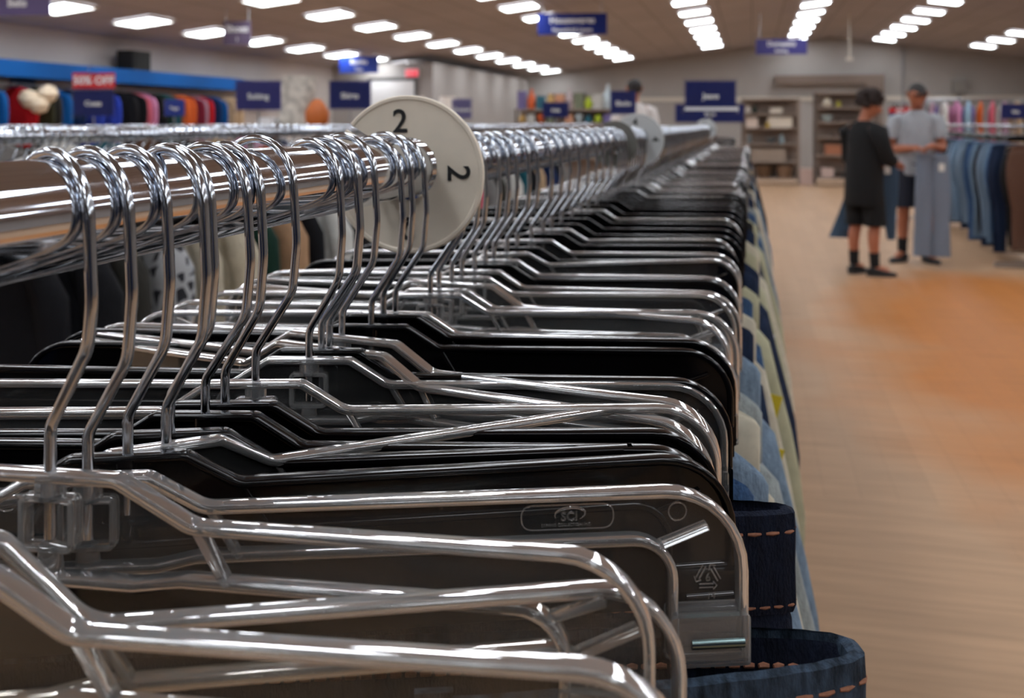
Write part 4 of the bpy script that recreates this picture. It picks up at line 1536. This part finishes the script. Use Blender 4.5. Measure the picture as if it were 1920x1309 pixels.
# racks of tops far behind the jeans rack
FARG = ['mauve', 'rose', 'grey', 'white', 'purple', 'charcoal', 'pink', 'beige', 'maroon', 'pale blue', 'mauve', 'black', 'orange', 'white', 'grey', 'rose', 'brown', 'purple', 'mauve', 'charcoal', 'pink', 'beige']
for k, (yy, x0, x1) in enumerate(((18.2, 2.9, 5.4), (20.5, 2.6, 6.0))):
    t = thing('clothes_rack', ['steel rack of pink and grey tops behind the jeans rack', 'steel rack of tops closest to the back wall gable'][k], 'clothes rack', ((x0 + x1) / 2, yy, 0))
    hwid = (x1 - x0) / 2
    obj('rail', MB().tube([(-hwid, 0, 1.72), (hwid, 0, 1.72)], .015, 10), t, mats=M_STEEL)
    for sx in (-1, 1):
        obj('upright', MB().tube([(sx * hwid, 0, .05), (sx * hwid, 0, 1.72)], .016, 10), t, mats=M_STEEL)
        obj('foot', MB().box((sx * hwid, 0, .03), (.05, .6, .05)), t, mats=M_STEEL)
    n = int((x1 - x0) / .19)
    for i in range(n):
        garment(FARG[(i * 3 + k * 5) % len(FARG)], (x0 + .12 + i * .19, yy, 1.68), R(90 + random.uniform(-25, 25)), i % 4, ['on the rack behind the jeans', 'on the rack before the back wall'][k], ['tops on the rack behind the jeans', 'tops on the rack before the back wall'][k], 1.1)


# ------------------------------------------------------------------ people
M_SKIN = mat('skin_tan', (176, 110, 82), .55, noise=.05, scale=20)
M_SKIN2 = mat('skin_warm', (170, 104, 76), .55, noise=.05, scale=20)
M_HAIR = mat('dark_brown_hair', (40, 24, 18), .7, noise=.4, scale=40, bump=.6, bscale=90)
M_HAIRB = mat('black_hair', (24, 19, 17), .6, noise=.3, scale=60, bump=.4, bscale=120)
M_LIP = mat('lips', (140, 74, 66), .5)
M_EYEW = mat('eye_white', (220, 214, 206), .3)
M_SHOE = mat('black_shoe', (24, 24, 26), .6)
M_SOLE = mat('grey_sole', (70, 70, 72), .7)
M_SOCK = mat('black_sock', (20, 20, 22), .9)


def skin_body(joints, edges, name, parent, m, levels=2):
    names = list(joints)
    me = bpy.data.meshes.new(name)
    me.from_pydata([joints[n][0] for n in names], [(names.index(a), names.index(b)) for a, b in edges], [])
    me.materials.append(m)
    o = obj(name, me, parent)
    sk = o.modifiers.new('skin', 'SKIN')
    sk.use_smooth_shade = True
    for i, n in enumerate(names):
        r = joints[n][1]
        sv = me.skin_vertices[0].data[i]
        sv.radius = r if isinstance(r, tuple) else (r, r)
        sv.use_root = (i == 0)
    sd = o.modifiers.new('smooth', 'SUBSURF')
    sd.levels = levels
    sd.render_levels = levels
    return o


def person(label, loc, rz, k, arms, skin, hair_m, shirt_m, short_m, hem_z, short_z, sleeve, feet, head_rz=0, head_tilt=0, curly=False, shirt_w=1.0, pants_long=False):
    """faces local +y; arms: {'r': (elbow, wrist), 'l': ...}; feet: (x, y) of each ankle and toe heading"""
    t = thing('person', label, 'person', loc, rz)
    t.scale = (k, k, k)
    J = {'pelvis': ((0, 0, .93), (.145, .105)), 'waist': ((0, .005, 1.06), (.130, .095)), 'chest': ((0, .005, 1.25), (.150, .105)), 'collar': ((0, -.005, 1.38), (.105, .075)), 'neck': ((0, .0, 1.45), (.052, .055)), 'nape': ((0, .01, 1.50), (.052, .055))}
    E = [('pelvis', 'waist'), ('waist', 'chest'), ('chest', 'collar'), ('collar', 'neck'), ('neck', 'nape')]
    hm = Matrix.Rotation(R(head_rz), 3, 'Z') @ Matrix.Rotation(R(head_tilt), 3, 'X')
    hp = Vector((0, .012, 1.50))

    def H(x, y, z):
        return tuple(hp + hm @ Vector((x, y, z)))
    J['jaw'] = (H(0, .028, .052), (.068, .080))
    J['cheek'] = (H(0, .020, .105), (.088, .104))
    J['brow'] = (H(0, .006, .155), (.094, .112))
    J['crown'] = (H(0, -.004, .198), (.070, .084))
    E += [('nape', 'jaw'), ('jaw', 'cheek'), ('cheek', 'brow'), ('brow', 'crown')]
    for s, sg in (('r', 1), ('l', -1)):
        el, wr = arms[s]
        J['sh' + s] = ((sg * .165, -.005, 1.365), .058)
        J['el' + s] = (el, .043)
        mid = tuple(Vector(el).lerp(Vector(wr), .35))
        J['fa' + s] = (mid, .044)
        J['wr' + s] = (wr, (.030, .024))
        dr = (Vector(wr) - Vector(el)).normalized()
        J['pa' + s] = (tuple(Vector(wr) + dr * .065), (.040, .022))
        E += [('collar', 'sh' + s), ('sh' + s, 'el' + s), ('el' + s, 'fa' + s), ('fa' + s, 'wr' + s), ('wr' + s, 'pa' + s)]
        (ax, ay), (hx, hy) = feet[s]
        J['hi' + s] = ((sg * .088, 0, .86), .092)
        kx = (ax + sg * .088) / 2 + sg * .005
        J['th' + s] = (((sg * .088 + kx) / 2, .012 + ay * .25, .68), .080)
        J['kn' + s] = ((kx, .022 + ay * .5, .49), .056)
        J['ca' + s] = (((kx + ax) / 2, ay * .75 - .012, .36), .058)
        J['an' + s] = ((ax, ay, .09), .036)
        J['to' + s] = ((ax + hx * .13, ay + hy * .13, .04), (.038, .028))
        E += [('pelvis', 'hi' + s), ('hi' + s, 'th' + s), ('th' + s, 'kn' + s), ('kn' + s, 'ca' + s), ('ca' + s, 'an' + s), ('an' + s, 'to' + s)]
    skin_body(J, E, 'body', t, skin)
    # fingers curled around what the hands hold
    for s, sg in (('r', 1), ('l', -1)):
        el, wr = arms[s]
        dr = (Vector(wr) - Vector(el)).normalized()
        side = dr.cross(Vector((0, 0, 1)))
        side = side.normalized() if side.length > .2 else Vector((sg, 0, 0))
        nr = side.cross(dr).normalized()
        pa = Vector(wr) + dr * .075
        fb = MB()
        for q, ln in enumerate((.072, .080, .075, .060)):
            p0 = pa + side * (.027 - .018 * q)
            p1 = p0 + dr * ln * .5 - nr * .008
            p2 = p1 + dr * ln * .25 - nr * ln * .35
            fb.tube([p0 - dr * .02, p0, p1, p2, p2 - nr * .012 - dr * .006], [.0085, .009, .0085, .0078, .005], 8)
        th = Vector(wr) + dr * .03 + side * .034
        fb.tube([th - side * .012, th, th + dr * .035 + side * .006 - nr * .014, th + dr * .055 - nr * .03], [.010, .0105, .0095, .006], 8)
        obj('fingers', fb, t, mats=skin)
    # face: eyes, brows, nose, mouth, ears
    f = MB()
    f.tube([H(0, .098, .135), H(0, .110, .108), H(0, .121, .090), H(0, .104, .080)], [.008, .011, .014, .009], 10)
    obj('nose', f, t, mats=skin)
    for sg in (1, -1):
        e = obj('eye', MB().lathe([(.001, -.008), (.009, -.005), (.0125, 0), (.009, .005), (.001, .008)], n=12, caps=False), t, loc=H(sg * .032, .088, .128), mats=M_EYEW)
        obj('pupil', MB().lathe([(.001, -.003), (.005, 0), (.001, .003)], n=8, caps=False), e, loc=(0, .009, 0), mats=M_INK)
        obj('eyebrow', MB().tube([H(sg * .014, .099, .146), H(sg * .032, .098, .152), H(sg * .052, .082, .147)], [.003, .0048, .003], 6), t, mats=hair_m)
        obj('ear', MB().tube([H(sg * .074, .008, .135), H(sg * .084, -.008, .14), H(sg * .086, -.012, .115), H(sg * .078, .004, .085)], [.008, .012, .012, .007], 8), t, mats=skin)
    obj('mouth', MB().tube([H(-.024, .090, .055), H(0, .101, .056), H(.024, .090, .055)], [.003, .006, .003], 8), t, mats=M_LIP)
    # hair
    hb = MB()
    if curly:
        rnd = random.Random(4)
        for q in range(210):
            a = rnd.uniform(0, 2 * PI)
            el_ = rnd.uniform(-.5, 1.5)
            d = Vector((math.cos(a) * math.cos(el_), math.sin(a) * math.cos(el_), math.sin(el_)))
            if d.y > .3 and d.z < .5:
                continue
            if d.z < -.05 and d.y > -.1:
                continue
            c0 = Vector(H(d.x * .080, -.004 + d.y * .100, .140 + d.z * .088))
            c1 = Vector(H(d.x * .108, -.006 + d.y * .128, .146 + d.z * .118))
            hb.tube([c0, c0.lerp(c1, .6), c1, c1 + Vector((rnd.uniform(-.012, .012), rnd.uniform(-.012, .012), -.012))], [.026, .027, .022, .008], 7)
    lv = []
    for i in range(9):
        lp = []
        for q in range(28):
            a = 2 * PI * q / 28
            fr = (1 + math.sin(a)) / 2
            lo = R(-46) + R(54) * fr ** 1.2
            e2 = lo + (R(90) - lo) * i / 8
            gr = 1.0 + .03 * math.sin(5 * a + 2 * i)
            lp.append(H(math.cos(a) * math.cos(e2) * .088 * gr, -.002 + math.sin(a) * math.cos(e2) * .114 * gr, .138 + math.sin(e2) * .096 * gr))
        lv.append(lp)
    hb.loops(lv, cap0=False, cap1=True)
    obj('hair', hb, t, mats=hair_m, angle=180)
    # shirt: torso and sleeves
    sb = MB()
    lp_ = []
    w_ = shirt_w
    for z, rx, ry in ((hem_z, .178 * w_, .132 * w_), (hem_z + .02, .182 * w_, .136 * w_), ((hem_z + 1.05) / 2, .178 * w_, .130 * w_), (1.05, .172 * w_, .126 * w_), (1.18, .176, .124), (1.28, .182, .122), (1.36, .186, .108), (1.405, .155, .092), (1.435, .105, .084), (1.455, .076, .074), (1.462, .070, .068)):
        lp_.append([(rx * math.cos(2 * PI * q / 36) + .006 * math.sin(5 * q + z * 9) * (1.3 - min(1.25, z)), ry * math.sin(2 * PI * q / 36) + .008 * math.sin(7 * 2 * PI * q / 36 + z * 14) * (1.4 - min(1.35, z)), z) for q in range(36)])
    sb.loops(lp_)
    for s, sg in (('r', 1), ('l', -1)):
        el, wr = arms[s]
        p0 = Vector((sg * .125, -.005, 1.372))
        p1 = Vector((sg * .180, -.005, 1.360))
        p2 = p1.lerp(Vector(el), .5)
        p3 = p1.lerp(Vector(el), .96)
        if sleeve > 1:
            p4 = Vector(el).lerp(Vector(wr), .45)
            sb.tube([p0, p1, p2, p3, p4], [.075, .078, .072, .068, .062], 16)
        else:
            sb.tube([p0, p1, p2, p1.lerp(Vector(el), sleeve)], [.072, .076, .074, .076], 16)
    sh = obj('shirt', sb, t, mats=shirt_m, angle=70)
    # shorts
    hb = MB()
    hb.loops([[(rx * math.cos(2 * PI * q / 32), ry * math.sin(2 * PI * q / 32), z) for q in range(32)] for z, rx, ry in ((.80, .168, .125), (.88, .176, .132), (.98, .165, .125), (1.03, .158, .118))], True, True)
    for s, sg in (('r', 1), ('l', -1)):
        h0, kn, th_ = Vector(J['hi' + s][0]), Vector(J['kn' + s][0]), Vector(J['th' + s][0])
        if pants_long:
            an = Vector(J['an' + s][0])
            hb.tube([h0, th_, kn, kn.lerp(an, .5), an], [.105, .098, .080, .072, .068], 16)
        else:
            e = h0.lerp(kn, (.86 - short_z) / (.86 - .49)) if short_z > .49 else kn + (Vector(J['an' + s][0]) - kn) * ((.49 - short_z) / .4)
            hb.tube([h0 + Vector((0, 0, .02)), th_, e + Vector((0, 0, .02)), e], [.108, .105, .102, .104], 18)
    obj('shorts' if not pants_long else 'trousers', hb, t, mats=short_m, angle=60)
    # socks and shoes
    for s, sg in (('r', 1), ('l', -1)):
        (ax, ay), (hx, hy) = feet[s]
        d = Vector((hx, hy, 0)).normalized()
        a = Vector((ax, ay, 0))
        if not pants_long:
            an, ca = Vector(J['an' + s][0]), Vector(J['ca' + s][0])
            obj('sock', MB().tube([an, an.lerp(ca, .3), an.lerp(ca, .5)], [.044, .046, .050], 14), t, mats=M_SOCK)
        sp_ = MB()
        L2 = []
        for f_, wd, hh in ((-.075, .016, .05), (-.06, .034, .078), (-.02, .040, .088), (.03, .042, .082), (.08, .046, .062), (.13, .048, .048), (.17, .040, .040), (.195, .018, .030)):
            c0 = a + d * f_
            sd_ = Vector((-d.y, d.x, 0))
            L2.append([tuple(c0 + sd_ * (wd * math.cos(2 * PI * q / 14)) + Vector((0, 0, .016 + max(0, (hh - .016)) * .5 * (1 + math.sin(2 * PI * q / 14))))) for q in range(14)])
        sp_.loops(L2, True, True)
        so = obj('shoe', sp_, t, mats=M_SHOE, angle=70)
        sl = MB()
        sl.loops([[tuple(a + d * (.06 + .138 * math.cos(2 * PI * q / 20)) + Vector((-d.y, d.x, 0)) * (.048 * math.sin(2 * PI * q / 20)) + Vector((0, 0, z))) for q in range(20)] for z in (0.0, .02)], True, True)
        obj('sole', sl, so, mats=M_SOLE)
    return t


# the boy in black, seen from behind, looking down to the side at the jeans he holds
BU = 9.04
bx = at(1620, 515, BU).x
person('person in an oversized black shirt and black shorts seen from behind, holding up blue jeans', (bx, BU, 0), R(-50), .915,
       {'r': ((.245, .05, 1.10), (.16, .25, 1.06)), 'l': ((-.245, .05, 1.10), (-.16, .25, 1.06))}, M_SKIN, M_HAIR, mat('black_shirt', (15, 16, 18), .95, noise=.1, scale=20), mat('black_shorts', (13, 14, 16), .95), .66, .47, 1.3,
       {'r': ((.115, .02), (.6, .8)), 'l': ((-.105, -.02), (-.1, 1))}, head_rz=-38, head_tilt=-20, curly=True, shirt_w=1.12)
MU = 10.0
mx_ = at(1718, 490, MU).x
person('person in a grey t-shirt and navy shorts facing the camera, holding pale jeans before them', (mx_, MU, 0), R(172), .985,
       {'r': ((.235, .0, 1.085), (.02, .235, 1.10)), 'l': ((-.235, .02, 1.09), (-.15, .24, 1.12))}, M_SKIN2, M_HAIRB, mat('grey_tshirt', (160, 163, 168), .95, noise=.08, scale=25), mat('navy_shorts', (28, 32, 46), .9), .84, .53, .62,
       {'r': ((.125, .03), (.5, .8)), 'l': ((-.10, 0), (-.5, .85))}, head_rz=8, head_tilt=-27)
WU = 12.0
person('person with black hair in a white shirt, mostly hidden behind the upright blue sign', (at(1190, 300, WU).x, WU, 0), R(20), 1.07,
       {'r': ((.24, -.02, 1.10), (.24, .12, .90)), 'l': ((-.24, -.02, 1.10), (-.24, .12, .90))}, M_SKIN, M_HAIRB, mat('white_shirt', (212, 206, 202), .9), mat('dark_trousers', (40, 42, 52), .9), .9, .5, .62,
       {'r': ((.11, 0), (.2, 1)), 'l': ((-.11, 0), (-.2, 1))}, pants_long=True)


def held_jeans(label, c, rz, m, top_w, hem, length, split, z_top):
    """jeans held up by the waist: hem = x of the outer edges of the two hems, split = inner edges"""
    t = thing('jeans', label, 'jeans', (c[0], c[1], z_top), rz)
    for sg, (xo, xi) in ((1, (hem[1], split[1])), (-1, (hem[0], split[0]))):
        L2 = []
        for k in range(15):
            f = k / 14
            g = max(0, (f - .24) / .76)
            e_ = .5 * top_w * sg * (1 + .10 * min(1, f * 3))
            x_o = e_ + (xo - e_) * g
            x_i = xi * g
            cx_, hw_ = (x_o + x_i) / 2, abs(x_o - x_i) / 2
            L2.append([(cx_ + hw_ * math.cos(a) + .006 * f * math.sin(5 * a + f * 7), .022 * math.sin(a) + .010 * math.sin(3 * f * 3 + a * 2) * f, -length * f) for a in [2 * PI * q / 22 for q in range(22)]])
        b = MB()
        b.loops(L2, True, True)
        obj('leg', b, t, mats=m, angle=80)
    obj('waistband', MB().loops([[(x, y, z) for x, y in stadium(top_w / 2 + d, .024 + d, 40)] for d, z in ((-.003, -.02), (-.002, 0), (.001, .002), (.003, 0), (.003, -.042))]), t, mats=m)
    obj('care_tag', MB().box((top_w * .28, -.03, -.12), (.05, .002, .07)), t, mats=M_TAGS['white'])
    return t


held_jeans('mid blue jeans held up by the person in black, legs spread to both sides', (bx + .13, BU + .30), R(-10), mat('slate_denim', (58, 80, 102), .9, noise=.15, scale=200), .36, (-.40, .16), .74, (-.16, .10), 1.02)
held_jeans('pale blue jeans held before the person in the grey t-shirt', (mx_ + .10, MU - .265), R(-6), mat('pale_blue_denim', (122, 132, 148), .9, noise=.1, scale=200), .27, (-.165, .15), .94, (.0, .0), 1.03)
